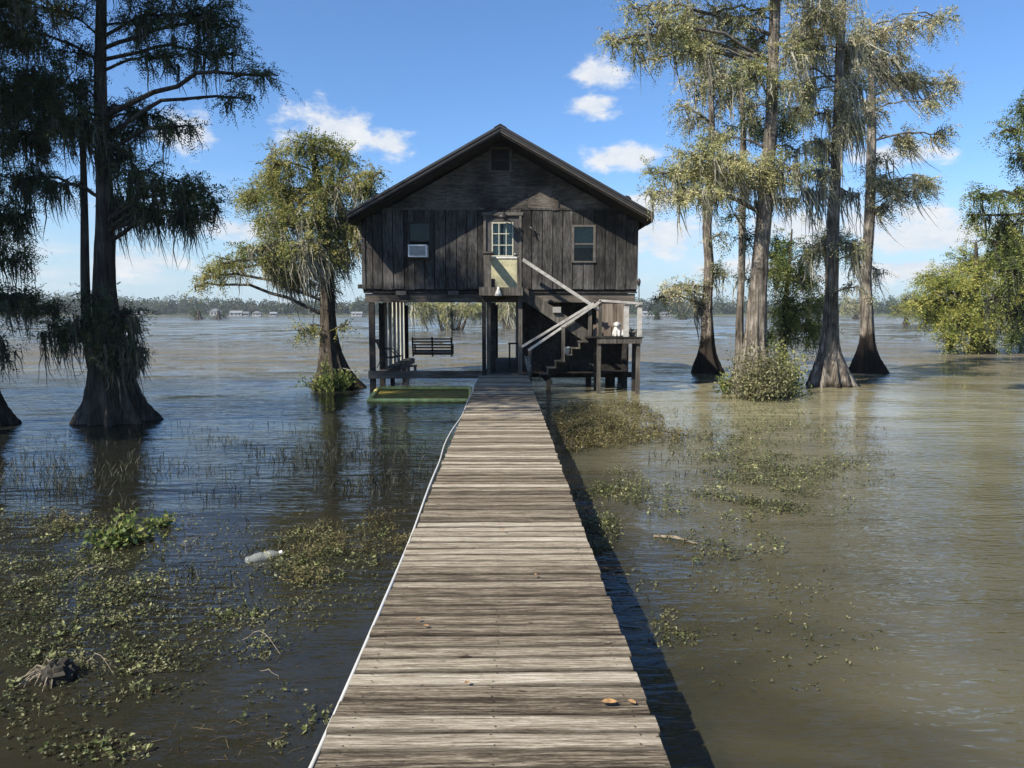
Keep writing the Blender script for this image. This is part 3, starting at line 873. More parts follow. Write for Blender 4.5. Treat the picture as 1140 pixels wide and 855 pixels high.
def roof():
    th = 0.05
    for sgn, ex in ((-1, exl), (1, exr)):
        m = MB()
        m.prism([(xc, zp), (ex, roof_z(ex)), (ex, roof_z(ex) - th), (xc, zp - th)] if sgn > 0 else
                [(xc - .001, zp), (xc - .001, zp - th), (ex, roof_z(ex) - th), (ex, roof_z(ex))], RY, BACK + 0.5)
        r = m.build('roof', 'roof', house)
        rb = MB()
        y = RY + 0.05
        while y < BACK + .4:
            rb.beam((xc + sgn * .08, y, roof_z(xc + sgn * .08) + .012), (ex - sgn * .01, y, roof_z(ex) + .012), 0.03, 0.02)
            y += 0.3
        rb.build('roof_ridges', 'roof', r)
        # rake board and lower strip; the right strip's lighter colour stands for sunlight
        for k, (d0, d1, yy, mt) in enumerate(((0.052, 0.135, RY + 0.02, 'fascia'), (0.135, 0.17, RY + 0.035, 'trim' if sgn > 0 else 'fascia'))):
            f = MB()
            a, b = xc + sgn * 0.002, ex
            f.prism([(a, zp - d0), (a, zp - d1), (b, roof_z(b) - d1), (b, roof_z(b) - d0)], yy, yy + 0.03)
            f.build('fascia', mt, r)
        s = MB()
        s.prism([(xc + sgn * .003, zp - 0.195), (ex - sgn * .0, roof_z(ex) - 0.195), (ex - sgn * .0, roof_z(ex) - 0.215), (xc + sgn * .003, zp - 0.215)], RY + 0.07, HY - 0.016)
        s.build('soffit', 'dark_wood', r)
        for yy in np.arange(HY + .05, BACK + .4, 0.6):
            f = MB(); wallx = xl if sgn < 0 else xr
            f.beam((wallx + sgn * 0.003, yy, roof_z(wallx) - .11), (ex - sgn * .03, yy, roof_z(ex) - .11), 0.045, 0.11)
            f.build('rafter_tail', 'dark_wood', r)
        e = MB(); e.box(min(ex, ex - sgn * .025), max(ex, ex - sgn * .025), RY + .07, BACK + .45, roof_z(ex) - .2, roof_z(ex) - .055)
        e.build('eave_board', 'fascia', r)
    c = MB(); c.prism([(xc - .16, roof_z(xc - .16) + .02), (xc, zp + .02), (xc + .16, roof_z(xc + .16) + .02), (xc + .16, roof_z(xc + .16) + .035), (xc, zp + .035), (xc - .16, roof_z(xc - .16) + .035)], RY, BACK + .5)
    c.build('ridge_cap', 'roof', house)
    p = at(697.5, 220, 20.4); p.z = roof_z(p.x)
    v = MB(); v.lathe(p, [(0.05, -0.05), (0.05, 0.09), (0.10, 0.11), (0.14, 0.18), (0.13, 0.25), (0.07, 0.31), (0.01, 0.33)], 14)
    v.build('roof_vent', 'black_metal', house, True)
roof()

def window(R, kind):
    a, b, c, d = R
    t = 0.035
    fr = MB()
    fr.box(a - .03, a + t, HY - 0.03, HY + 0.032, c, d); fr.box(b - t, b + .03, HY - 0.03, HY + 0.032, c, d)
    fr.box(a - .03, b + .03, HY - 0.032, HY + 0.031, d - .001, d + 0.05); fr.box(a - .04, b + .04, HY - 0.05, HY + 0.031, c - 0.045, c - .001)
    w = fr.build('window', 'fascia' if kind == 'left' else 'trim', house)
    mid = (c + d) / 2 if kind != 'left' else c + (d - c) * 0.50
    s = MB(); s.box(a + t, b - t, HY - 0.012, HY + 0.02, mid - .02, mid + .02)
    s.build('sash', 'trim' if kind == 'right' else 'fascia', w)
    for (z0, z1, y) in ((mid + .021, d - .002, HY + .004), (c + .002, mid - .021, HY + .012)):
        if kind == 'left' and z1 <= mid: continue
        g = MB(); g.box(a + t + .001, b - t - .001, y, y + .004, z0, z1)
        g.build('pane', 'interior' if kind == 'attic' else 'glass', w)
    bl = MB()
    if kind == 'right':
        bl.box(a + .01, b - .01, HY + .06, HY + .064, mid - .1, d); bl.build('blind', 'blind', w)
        bk = MB(); bk.box(a - .1, b + .1, HY + .30, HY + .304, c - .1, d + .1); bk.build('curtain', 'door_dark', w)
    else:
        bl.box(a - .05, b + .05, HY + .16, HY + .164, c - .05, d + .05); bl.build('curtain', 'interior', w)
window(WIN_L, 'left'); window(WIN_R, 'right'); window(ATTIC, 'attic')

def door():
    a, b, c, d = DOOR
    j = MB()
    j.box(a - .06, a + .005, HY - .035, HY + .032, c, d); j.box(b - .005, b + .06, HY - .035, HY + .032, c, d)
    j.box(a - .10, b + .10, HY - .045, HY + .031, d + .001, d + .085)
    zmid = Z(287, HY)
    dr = MB(); dr.box(a + .006, b - .006, HY + .012, HY + .05, c + .002, zmid)
    D = dr.build('door', 'door_yellow', house)
    j.build('door_frame', 'trim', D)
    # upper part, dark, framing the light
    wx0, wx1, wz0, wz1 = X(547.6, HY), X(571.5, HY), Z(285.5, HY), Z(247.5, HY)
    u = MB()
    u.box(a + .006, wx0, HY + .012, HY + .05, zmid + .001, d - .002); u.box(wx1, b - .006, HY + .012, HY + .05, zmid + .001, d - .002)
    u.box(wx0 + .001, wx1 - .001, HY + .012, HY + .05, wz1, d - .002); u.box(wx0 + .001, wx1 - .001, HY + .012, HY + .05, zmid + .001, wz0)
    u.build('upper_panel', 'door_dark', D)
    g = MB()
    t = 0.03
    g.box(wx0, wx1, HY - .004, HY + .011, wz0, wz0 + t); g.box(wx0, wx1, HY - .004, HY + .011, wz1 - t, wz1)
    g.box(wx0, wx0 + t, HY - .003, HY + .0105, wz0 + t, wz1 - t); g.box(wx1 - t, wx1, HY - .003, HY + .0105, wz0 + t, wz1 - t)
    for i in (1, 2):
        xx = wx0 + (wx1 - wx0) * i / 3; zz = wz0 + (wz1 - wz0) * i / 3
        g.box(xx - .011, xx + .011, HY + .0, HY + .010, wz0 + t, wz1 - t); g.box(wx0 + t, wx1 - t, HY + .002, HY + .012, zz - .011, zz + .011)
    W = g.build('door_window', 'cream', D)
    p = MB(); p.box(wx0 + .005, wx1 - .005, HY + .016, HY + .02, wz0 + .005, wz1 - .005); p.build('pane', 'glass', W)
    c1 = MB()
    for (x0, x1) in ((wx0 - .03, wx0 + .25), (wx0 + .31, wx1 + .03)):
        n = 9; base = len(c1.v)
        for i in range(n):
            xx = x0 + (x1 - x0) * i / (n - 1); yy = HY + .10 + .018 * (i % 2)
            c1.v += [(xx, yy, wz0 - .05), (xx, yy, wz1 + .03)]
        for i in range(n - 1): c1.f.append((base + 2*i, base + 2*i + 2, base + 2*i + 3, base + 2*i + 1))
    c1.build('curtain', 'curtain', W)
    dk = MB(); dk.box(a - .1, b + .1, HY + .5, HY + .51, c, d + .1); dk.build('dark_lining', 'interior', W)
    # raised panels and the mid ledge
    pn = MB()
    wmid = (a + b) / 2 + .03
    for (x0, x1) in ((wx0 + .02, wmid - .04), (wmid + .04, b - .09)):
        pn.box(x0, x1, HY + .004, HY + .011, c + .10, zmid - .10)
        pn.box(x0 + .04, x1 - .04, HY - .001, HY + .0035, c + .15, zmid - .15)
    pn.build('raised_panel', 'door_yellow', D)
    l = MB(); l.box(a + .02, b - .01, HY - .012, HY + .0115, zmid - .015, zmid + .03); l.build('ledge', 'offwhite', D)
    k = MB(); k.ball((b - .11, HY - .03, Z(283, HY)), .03, 10, 6); k.build('knob', 'steel', D, True)
door()

def air_conditioner():
    a, b, c, d = X(457.5, HY), X(478, HY), Z(287.5, HY), Z(274, HY)
    Y0 = HY - 0.42
    root = empty('air_conditioner', ((a + b) / 2, HY, c), 'white boxy air conditioner sticking out below a window of the house', 'air conditioner')
    m = MB(); m.box(a, b, Y0 + .012, HY + .02, c, d); m.build('casing', 'offwhite', root)
    g = MB(); f = .035
    g.box(a, b, Y0 - .012, Y0 + .011, d - f, d); g.box(a, b, Y0 - .012, Y0 + .011, c, c + f)
    g.box(a, a + f, Y0 - .011, Y0 + .0105, c + f, d - f); g.box(b - f, b, Y0 - .011, Y0 + .0105, c + f, d - f)
    g.build('front_frame', 'white', root)
    s = MB()
    for i in range(9):
        zz = c + f + .012 + (d - c - 2 * f) * i / 9
        s.box(a + f, b - f, Y0, Y0 + .008, zz, zz + .012)
    s.build('grille', 'steel', root)
    k = MB(); k.box(a + f, b - f, Y0 + .009, Y0 + .0115, c + f, d - f); k.build('coil', 'black_metal', root)
air_conditioner()

# timber frame beneath the floor
def underframe():
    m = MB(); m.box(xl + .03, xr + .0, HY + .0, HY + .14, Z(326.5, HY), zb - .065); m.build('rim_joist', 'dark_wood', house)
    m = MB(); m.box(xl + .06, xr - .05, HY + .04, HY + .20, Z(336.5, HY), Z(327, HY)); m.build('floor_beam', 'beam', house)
    for px in (447, 505):
        m = MB(); x = X(px, HY); m.box(x - .14, x + .14, HY - .05, HY + .039, Z(328.5, HY), Z(324, HY)); m.build('joist_end', 'trim', house)
    m = MB(); m.box(X(399, HY), xl + .25, HY - .02, HY + .10, Z(320, HY) - .03, Z(315, HY) - .04); m.build('projecting_stub', 'dark_wood', house)
    for yy in np.arange(HY + 1.2, BACK, 1.2):
        m = MB(); m.box(xl + .05, xr - .05, yy, yy + .06, zb - .24, zb - .063); m.build('floor_joist', 'dark_wood', house)
    # stilts
    zt = Z(336.5, HY) - .002
    stilts = [(X(413, HY) , HY + .12), (-3.62, 21.7), (-3.66, BACK - .3), (X(702, HY), HY + .9), (X(703, 22), 24.0), (X(690, HY), HY + 1.3),
              (X(549, 20.6), 20.6), (-0.36, BACK - .25), (1.6, BACK - .3), (3.4, BACK - .3), (X(658, 21), 21.5), (X(681, 21), 21.6)]
    for (x, y) in stilts:
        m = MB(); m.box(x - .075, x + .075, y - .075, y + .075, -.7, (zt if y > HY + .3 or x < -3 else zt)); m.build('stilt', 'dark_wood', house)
    # storage room under the floor
    ex0, ex1, ey = X(577, 21.5), X(700, 21.5), 21.45
    n = MB(); x = ex0
    while x < ex1 - .05:
        w = min(.3, ex1 - x); n.box(x, x + w - .0005, ey - random.uniform(0, .01), ey + .03, DZ - .06, zb - .25); x += w
    n.build('storage_wall', 'dark_wood', house)
    n = MB(); n.box(ex0, ex0 + .04, ey + .035, BACK - .5, DZ - .06, zb - .25); n.build('storage_wall', 'dark_wood', house)
    n = MB(); n.box(ex1 - .04, ex1, ey + .035, BACK - .5, DZ - .06, zb - .25); n.build('storage_wall', 'dark_wood', house)
    n = MB(); n.box(ex0 - .02, ex1 + .1, ey - .05, ey - .012, DZ - .22, DZ - .063); n.build('sill_beam', 'dark_wood', house)
    # brown plank skirt behind the landing
    s = MB(); x = X(664, HY)
    while x < X(699, HY):
        s.box(x, x + .105, HY - .03 - random.uniform(0, .008), HY - .005, Z(377, HY), Z(338, HY)); x += .112
    s.build('skirt', 'brown_board', house)
underframe()

# lower deck with slip
def lower_deck():
    root = empty('lower_deck', (1.2, 23.5, 0), 'shaded low deck at the waterline beneath the house floor', 'deck')
    m = MB(); y = 19.75
    while y < BACK - .05:
        m.box(X(542, 20), xr - .1 if y > 20.6 else X(588, 20), y, y + .132, DZ - .045, DZ - .008, .002); y += .14
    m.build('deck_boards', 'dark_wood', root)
    m = MB(); m.box(X(542, 20), X(577, 20), 19.62, 19.745, DZ - .04, DZ + .035); m.build('threshold', 'beam', root)
    m = MB(); m.box(X(408.5, 20.1), X(541, 20.1), HY - .06, HY + .025, Z(421.5, 20.1), Z(413, 20.1)); m.build('front_beam', 'beam', root)
    m = MB(); m.box(-3.6, -0.62, HY + .03, HY + .20, DZ - .05, DZ + .0); m.build('crosswalk', 'dark_wood', root)
    m = MB(); y = HY + .45
    while y < BACK - .1:
        m.box(-3.68, -3.42, y, y + .13, DZ - .045, DZ - .005, .002); y += .14
    m.build('side_walkway', 'beam', root)
    m = MB(); m.box(-3.42, -3.38, HY + .43, BACK - .1, DZ - .2, DZ - .03); m.build('walkway_edge', 'beam', root)
    for (x, y) in ((-3.45, 22.5), (-3.45, 25), (-.55, 22.5), (-.55, 25), (1.2, 20.7), (2.6, 20.7)):
        m = MB(); m.box(x - .06, x + .06, y - .06, y + .06, -.7, DZ - .05); m.build('piling', 'dark_wood', root)
    # five upright pale boards on the outer side
    for i in range(6):
        y = 22.6 + i * .88
        m = MB(); m.box(-3.72, -3.69, y, y + .55, DZ - .06, zb - .25); m.build('upright_board', 'pale_board', root)
lower_deck()

# balcony and stairs
def balcony():
    bx0, bx1 = X(533.5, 19.4), X(582, 19.4)
    root = empty('balcony', ((bx0 + bx1) / 2, 19.5, DZ), 'small wooden balcony on tall posts below the yellow door', 'balcony')
    zt = Z(320, 19.4)
    m = MB(); y = 19.43
    while y < HY - .08: m.box(bx0 + .01, bx1 - .01, y, y + .125, zt - .035, zt, .002); y += .131
    m.build('floor_boards', 'beam', root)
    m = MB(); m.box(bx0, bx1, 19.38, 19.425, Z(329, 19.4), zt + .004); m.build('rim_board', 'post', root)
    for x in (bx0 + .02, bx1 - .06):
        m = MB(); m.box(x, x + .04, 19.43, HY - .04, zt - .2, zt - .037); m.build('side_joist', 'dark_wood', root)
    for (p0, p1, mt, y) in ((536.5, 541, 'dark_wood', 19.62), (577, 581.5, 'post', 19.62)):
        m = MB(); m.box(X(p0, y), X(p1, y), y, y + .1, -.7 if p0 < 540 else DZ, zt - .21); m.build('post', mt, root)
    m = MB(); m.box(X(541.8, 20.1), X(546, 20.1), 20.05, 20.16, DZ, zb - .35); m.build('inner_post', 'post', root)
    # rail posts and rail, left side panel
    m = MB(); m.box(X(539.5, 19.43), X(547, 19.43), 19.43, 19.50, zt + .001, Z(282, 19.43)); m.build('rail_post', 'post', root)
    m = MB(); m.box(X(538, 19.43), X(549, 19.43), 19.40, HY - .05, Z(282, 19.43) + .001, Z(282, 19.43) + .045); m.build('rail', 'beam', root)
    m = MB(); m.box(X(575.5, 19.43), X(579.5, 19.43), 19.43, 19.50, zt + .001, Z(286, 19.43)); m.build('rail_post', 'post', root)
balcony()

def staircase():
    LZ = Z(375, 19.3)
    lx0, lx1 = X(654, 19.3), X(716, 19.3)
    root = empty('staircase', (X(640, 19.5), 19.6, 0), 'grey wooden staircase doubling back at a landing with pale handrails', 'staircase')
    # landing
    m = MB(); y = 19.28
    while y < HY - .07: m.box(lx0 - .02, lx1 + .02, y, y + .125, LZ - .03, LZ, .002); y += .131
    m.build('landing_boards', 'dark_wood', root)
    m = MB(); m.box(X(665, 19.3), lx1 - .02, 19.30, 19.345, Z(382.5, 19.3), LZ - .034); m.build('landing_beam', 'post', root)
    m = MB(); m.box(X(665, 19.3), lx1 - .02, HY - .12, HY - .075, Z(382.5, 19.3), LZ - .034); m.build('landing_beam', 'dark_wood', root)
    for p in (667.5, 711.5):
        m = MB(); x = X(p, 19.35); m.box(x - .05, x + .05, 19.35, 19.45, -.7, LZ - .036); m.build('landing_post', 'post', root)
        m = MB(); m.box(x - .05, x + .05, HY - .22, HY - .125, -.7, LZ - .036); m.build('landing_post', 'dark_wood', root)
    # lower flight, rising from the boardwalk to the landing
    sx = X(601, 19.4); n = 6
    run = (lx0 - sx) / n; rise = (LZ - DZ) / (n + 0)
    for i in range(n):
        z = DZ + rise * (i + 0.35); x = sx + run * i
        m = MB(); m.box(x - .02, x + run + .03, 19.30, 19.72, z - .035, z); m.box(x + .0, x + .022, 19.31, 19.71, z - rise + .002, z - .036)
        m.build('tread', 'post', root)
    m = MB(); m.beam((sx + .1, 19.735, DZ - .10), (lx0 + .02, 19.735, LZ - .24), .03, .24); m.build('stringer', 'dark_wood', root)
    # upper flight behind it, back up to the balcony
    ux0, ux1 = X(583, 19.9), X(654, 19.9)
    zt = Z(320, 19.4)
    n2 = 7
    for i in range(n2):
        t = (i + .5) / n2
        z = zt - (zt - LZ) * t; x = ux0 + (ux1 - ux0) * t
        m = MB(); m.box(x - .14, x + .15, 19.80, HY - .07, z - .03, z); m.build('tread', 'post', root)
    m = MB(); m.beam((ux0 - .05, 19.785, zt - .13), (ux1 + .05, 19.785, LZ - .05), .03, .30); m.build('stringer', 'post', root)
    m = MB(); m.beam((ux0 - .02, HY - .05, zt - .13), (ux1 + .05, HY - .05, LZ - .05), .03, .30); m.build('stringer', 'post', root)
    # handrails
    def rail(a, b, Ya, Yb, w=.07, h=.06):
        m = MB(); m.beam(at(*a, Ya), at(*b, Yb), w, h); m.build('handrail', 'pale_rail', root)
    rail((582, 289), (667, 345), 19.76, 19.76, .05, .085)
    rail((581, 386), (661, 337.5), 19.62, 19.62)
    rail((588, 390), (669, 335), 19.30, 19.30)
    rail((667, 334.5), (715, 338), 19.31, 19.31, .09, .06)
    rail((714, 338), (709, 341), 19.33, HY - .1, .07, .05)
    for (p, y, top, mt, w) in ((668.5, 19.30, 337.5, 'post', .085), (697.5, 19.31, 338.5, 'pale_rail', .13), (712.3, 19.32, 339.5, 'pale_rail', .12), (657, 19.7, 344, 'post', .09)):
        x = X(p, y); m = MB(); m.box(x - w/2, x + w/2, y + .002, y + .07, LZ + .001, Z(top, y) - .02); m.build('rail_post', mt, root)
    x = X(627, 19.32); m = MB(); m.box(x - .045, x + .045, 19.255, 19.295, Z(403, 19.3), Z(364, 19.3)); m.build('rail_post', 'post', root)
    x = X(590.5, 19.3); m = MB(); m.box(x - .045, x + .045, 19.52, 19.60, -.5, Z(388, 19.3)); m.build('rail_post', 'post', root)
    for p in (662.5, 675, 679.5, 683):
        x = X(p, 20.0); m = MB(); m.box(x - .05, x + .05, 20.0, 20.02, LZ + .001, Z(359 + (p % 5), 20)); m.build('picket', 'brown_board', root)
    return LZ, sx, run, rise
LZ, SX, RUN, RISE = staircase()

# ------------------------------------------------------------------ things on and around the house
def porch_swing():
    Y = 24.4
    x0, x1 = X(458.5, Y), X(503.5, Y)
    zt, zs = Z(377, Y), Z(392, Y)
    root = empty('porch_swing', ((x0 + x1) / 2, Y, zs), 'dark slatted porch swing hanging below the house floor over water', 'swing')
    m = MB()
    for i in range(5):
        z = zs + .06 + (zt - zs - .06) * i / 4; m.box(x0 + .05, x1 - .05, Y - .02 - .03 * i, Y + .0 - .03 * i, z - .03, z + .018)
    m.build('backrest', 'swing', root)
    m = MB()
    for i in range(5): m.box(x0 + .05, x1 - .05, Y + .05 + .1 * i, Y + .13 + .1 * i, zs - .02, zs + .005)
    m.build('seat', 'swing', root)
    m = MB(); m.box(x0 + .04, x1 - .04, Y - .01, Y + .04, zs - .09, zs - .022); m.build('seat_rail', 'swing', root)
    for x in (x0, (x0 + x1) / 2 - .02, x1 - .05):
        m = MB(); m.beam((x + .025, Y + .02, zs - .14), (x + .025, Y - .15, zt + .05), .05, .05); m.build('back_stile', 'swing', root)
    for x in (x0, x1 - .05):
        m = MB(); m.box(x, x + .05, Y - .03, Y + .58, zs + .22, zs + .25); m.box(x, x + .05, Y + .52, Y + .57, zs - .1, zs + .219)
        m.build('armrest', 'swing', root)
        for yy in (Y - .06, Y + .54):
            c = MB(); c.tube([(x + .025, yy, zs + .24), (x + .025, Y + .2, zb - .25)], .007, 5); c.build('chain', 'black_metal', root)
porch_swing()

def lawn_chair():
    Y = 22.4; p = at(429, 400, Y); z0 = DZ
    cx = -3.56
    root = empty('lawn_chair', (cx, Y, z0), 'dark sling lawn chair on the narrow walkway beside pale boards', 'chair')
    def pt(x, y, z): return (cx + x, Y + y, z0 + z)
    for sy in (-.26, .26):
        m = MB(); m.tube([pt(-.34, sy, .85), pt(-.05, sy, .30), pt(.42, sy, .36), pt(.30, sy, .0)], .014, 6); m.build('side_frame', 'black_metal', root)
        m = MB(); m.tube([pt(-.10, sy, .42), pt(-.30, sy, .0)], .014, 6); m.build('leg', 'black_metal', root)
        m = MB(); m.tube([pt(-.25, sy, .60), pt(.10, sy, .56), pt(.33, sy, .34)], .016, 6); m.build('armrest', 'black_metal', root)
    m = MB()
    prof = [(-.345, .86), (-.20, .56), (-.06, .31), (.15, .30), (.41, .355)]
    for (x, z) in prof: m.v += [pt(x, -.25, z), pt(x, .25, z), pt(x - .012, .25, z - .014), pt(x - .012, -.25, z - .014)]
    for i in range(len(prof) - 1):
        for k in range(4): m.f.append((4*i + k, 4*i + (k+1) % 4, 4*i + 4 + (k+1) % 4, 4*i + 4 + k))
    m.f += [(3, 2, 1, 0), (16, 17, 18, 19)]
    m.build('sling', 'swing', root)
lawn_chair()

def small_table(px, py, Y, w, h, name, label, mat='swing'):
    p = at(px, py, Y)
    root = empty(name, (p.x, Y, DZ), label, 'table')
    m = MB(); m.box(p.x - w/2, p.x + w/2, Y - w/2, Y + w/2, DZ + h - .04, DZ + h); m.build('table_top', mat, root)
    for sx in (-1, 1):
        for sy in (-1, 1):
            m = MB(); x, y = p.x + sx * (w/2 - .04), Y + sy * (w/2 - .04)
            m.box(x - .025, x + .025, y - .025, y + .025, DZ - .02, DZ + h - .042); m.build('leg', mat, root)
small_table(458.5, 405, 20.5, .26, .20, 'low_table', 'low dark table at the inner corner of the boat slip')
small_table(572, 395, 22.6, .34, .74, 'side_table', 'tall narrow dark table on the shaded deck between posts')

def algae_float():
    z = .035
    c = [ground(410, 446, z), ground(524, 446, z), ground(524, 432, z), ground(421, 432, z)]
    root = empty('swim_float', tuple(sum((Vector(q) for q in c), Vector()) / 4), 'low rectangular float with pale rim and yellow-green algae in water', 'float')
    m = MB()
    r = .05
    ring = []
    for i in range(4):
        a, b = c[i], c[(i + 1) % 4]
        d = (b - a).normalized()
        ring += [a + d * .10, b - d * .10]
    m.tube([tuple(p) for p in ring] + [tuple(ring[0])], r, 10)
    m.build('rim', 'float', root, True)
    s = MB(); s.v = [tuple(q + Vector((0, 0, -.027))) for q in c] + [tuple(q + Vector((0, 0, -.06))) for q in c]
    s.f = [(0, 1, 2, 3), (7, 6, 5, 4), (0, 4, 5, 1), (1, 5, 6, 2), (2, 6, 7, 3), (3, 7, 4, 0)]
    s.build('algae_mat', 'algae', root)
algae_float()

def misc():
    # lamp or bell hung on the balcony rim
    p = at(554.8, 325, 19.33)
    root = empty('flood_lamp', p, 'white bell-shaped lamp hanging from the balcony rim under the door', 'lamp')
    m = MB(); m.lathe(p, [(.03, .13), (.035, .06), (.06, .02), (.10, -.10), (.085, -.10), (.05, .0)], 14); m.build('shade', 'offwhite', root, True)
    m = MB(); m.tube([p + Vector((0, 0, .11)), p + Vector((0, .05, .14))], .015, 6); m.build('bracket', 'steel', root)
    # crate on balcony
    zt = Z(320, 19.4)
    x0, x1 = X(539.5, 19.55), X(551, 19.55)
    root = empty('crate', ((x0 + x1)/2, 19.6, zt), 'small dark reddish crate on the balcony floor by the door', 'crate')
    m = MB(); m.box(x0, x1, 19.52, 19.74, zt + .002, zt + .23); m.build('box', 'crate', root)
    m = MB()
    for z in (.05, .12, .19): m.box(x0 - .012, x1 + .012, 19.508, 19.519, zt + z - .022, zt + z + .022)
    m.build('slat_front', 'crate', root)
    # electrical box by the stairs
    p = at(620, 345, 19.76); 
    root = empty('electrical_box', p, 'pale grey electrical box fixed beside the upper stair flight', 'electrical box')
    m = MB(); m.box(p.x - .11, p.x + .11, 19.70, 19.765, p.z - .08, p.z + .08); m.build('housing', 'rope', root)
    m = MB(); m.box(p.x - .10, p.x + .10, 19.688, 19.699, p.z - .07, p.z + .07); m.build('cover', 'rope', root)
    # bucket on a step
    i = 4; z = DZ + RISE * (i - .65); z = DZ + RISE * (3 + .35); x = SX + RUN * 3.5
    root = empty('bucket', (x, 19.45, z), 'small white bucket standing on a lower stair tread', 'bucket')
    m = MB(); m.lathe((x, 19.45, z + .001), [(.065, 0), (.085, .16), (.092, .165), (.092, .178), (.08, .178), (.07, .03)], 16); m.build('pail', 'white', root, True)
    m = MB(); m.tube([(x - .088, 19.45, z + .15), (x - .06, 19.36, z + .10), (x + .06, 19.36, z + .10), (x + .088, 19.45, z + .15)], .004, 5); m.build('handle', 'steel', root)
    # dog figurine
    q = Vector((X(687, 19.42), 19.45, LZ + .001))
    root = empty('dog_figurine', q, 'white sitting dog figurine on the stair landing', 'figurine')
    m = MB()
    m.lathe(q, [(.10, 0), (.125, .03), (.12, .10), (.095, .18), (.075, .23), (.07, .26)], 14)
    m.build('body', 'ceramic', root, True)
    m = MB(); m.ball(q + Vector((0, -.02, .31)), (.085, .085, .08), 12, 8); m.ball(q + Vector((0, -.10, .29)), (.045, .055, .035), 10, 6)
    m.build('head', 'ceramic', root, True)
    for sx in (-1, 1):
        m = MB(); m.ball(q + Vector((sx * .085, -.01, .31)), (.022, .04, .06), 8, 6); m.build('ear', 'clay', root, True)
        m = MB(); m.tube([q + Vector((sx * .05, -.09, .17)), q + Vector((sx * .05, -.115, .03)), q + Vector((sx * .05, -.15, .02))], [.03, .026, .024], 8); m.build('leg', 'ceramic', root, True)
    m = MB(); m.ball(q + Vector((0, -.155, .30)), .013, 8, 6); m.build('nose', 'black_metal', root, True)
    q = Vector((X(693.3, 19.42), 19.42, LZ + .001))
    m = MB(); m.lathe(q, [(.05, 0), (.065, .05), (.05, .09), (.03, .10), (.04, .13), (.03, .17), (.008, .18)], 12)
    tag(m.build('garden_ornament', 'ceramic', None, True), 'small round white ornament next to the dog figurine', 'ornament')
    q = Vector((X(704.5, 19.45), 19.5, LZ + .001))
    root = empty('flower_pot', q, 'grey clay pot with a little dry plant on the landing', 'flower pot')
    m = MB(); m.lathe(q, [(.06, 0), (.09, .11), (.1, .11), (.1, .135), (.08, .135), (.07, .09)], 14); m.build('pot', 'clay', root, True)
    st = rng.normal(size=(16, 3)) * [.4, .4, .1] + [0, 0, 1]; st = unit(st) * rng.uniform(.08, .17, (16, 1))
    pts = np.array(q)[None, None, :] + np.array([0, 0, .10]) + st[:, None, :] * np.array([0, .5, 1.])[None, :, None]
    wd = np.tile(np.array([.012, .004, 0])[None, None, :], (16, 3, 1)) * np.array([.5, 1, .2])[None, :, None]
    link_ribbons('plant', pts, wd, 'weed', root)
    q = Vector((X(711, 19.5), 19.5, LZ + .001))
    root = empty('lantern', q, 'black lantern by the end post of the landing', 'lantern')
    m = MB(); m.box(q.x - .055, q.x + .055, q.y - .055, q.y + .055, q.z, q.z + .03); m.box(q.x - .05, q.x + .05, q.y - .05, q.y + .05, q.z + .18, q.z + .20)
    for sx in (-1, 1):
        for sy in (-1, 1): m.box(q.x + sx*.045 - .007, q.x + sx*.045 + .007, q.y + sy*.045 - .007, q.y + sy*.045 + .007, q.z + .028, q.z + .182)
    m.build('cage', 'black_metal', root)
    m = MB(); m.lathe(q, [(.055, .20), (.02, .26), (.008, .27)], 12); m.build('cap', 'black_metal', root)
    m = MB(); m.lathe(q, [(.03, .03), (.03, .12), (.02, .125)], 10); m.build('candle', 'ceramic', root)
    # torch pole
    a, b = at(711.7, 378, 19.52), at(711.3, 318, 19.52)
    root = empty('torch', a, 'slim pole torch with dark head rising behind the landing rail', 'torch')
    m = MB(); m.tube([a, b], .014, 7); m.build('pole', 'post', root)
    m = MB(); m.lathe(b, [(.02, -.02), (.04, .04), (.05, .11), (.035, .15), (.015, .19)], 10); m.build('head', 'black_metal', root, True)
    # ornaments
    p = at(560, 240, HY - .05)
    root = empty('wall_lamp', p, 'dark barn-style lamp above the yellow door', 'lamp')
    m = MB(); m.tube([p + Vector((0, .02, .02)), p + Vector((0, -.12, .10)), p + Vector((.0, -.22, .06))], .014, 6); m.build('arm', 'black_metal', root)
    m = MB(); m.lathe(p + Vector((0, -.22, -.05)), [(.17, -.03), (.12, .04), (.05, .08), (.03, .12)], 14, (0.1, -.25, 1)); m.build('shade', 'black_metal', root, True)
    m = MB(); m.box(p.x - .05, p.x + .05, HY - .058, HY - .046, p.z - .03, p.z + .06); m.build('mount', 'black_metal', root)
    for k, (px, py, dx, dz, lb) in enumerate(((577, 256, .10, -.20, 'small dark metal ornament hung right beside the door frame'), (594, 259, .22, -.32, 'longer slanted dark metal ornament on the siding away from the door'))):
        p = at(px, py, HY - .06)
        m = MB()
        pts = [p + Vector((-dx/2, 0, -dz/2)), p + Vector((-dx/4 + .03, -.02, -dz/4)), p, p + Vector((dx/4 - .02, -.02, dz/4)), p + Vector((dx/2, 0, dz/2))]
        m.tube(pts, [.03, .035, .028, .018, .006], 8)
        m.tube([p + Vector((.0, .035, .03)), p + Vector((.09, -.02, .06))], .012, 5); m.tube([p + Vector((0, .035, .03)), p + Vector((-.08, -.02, .0))], .012, 5)
        tag(m.build('wall_ornament', 'black_metal', None, True), lb, 'ornament')
    # coiled white rope at the foot of the stairs
    root_p = at(587.5, 398, 19.46)
    m = MB(); pts = []
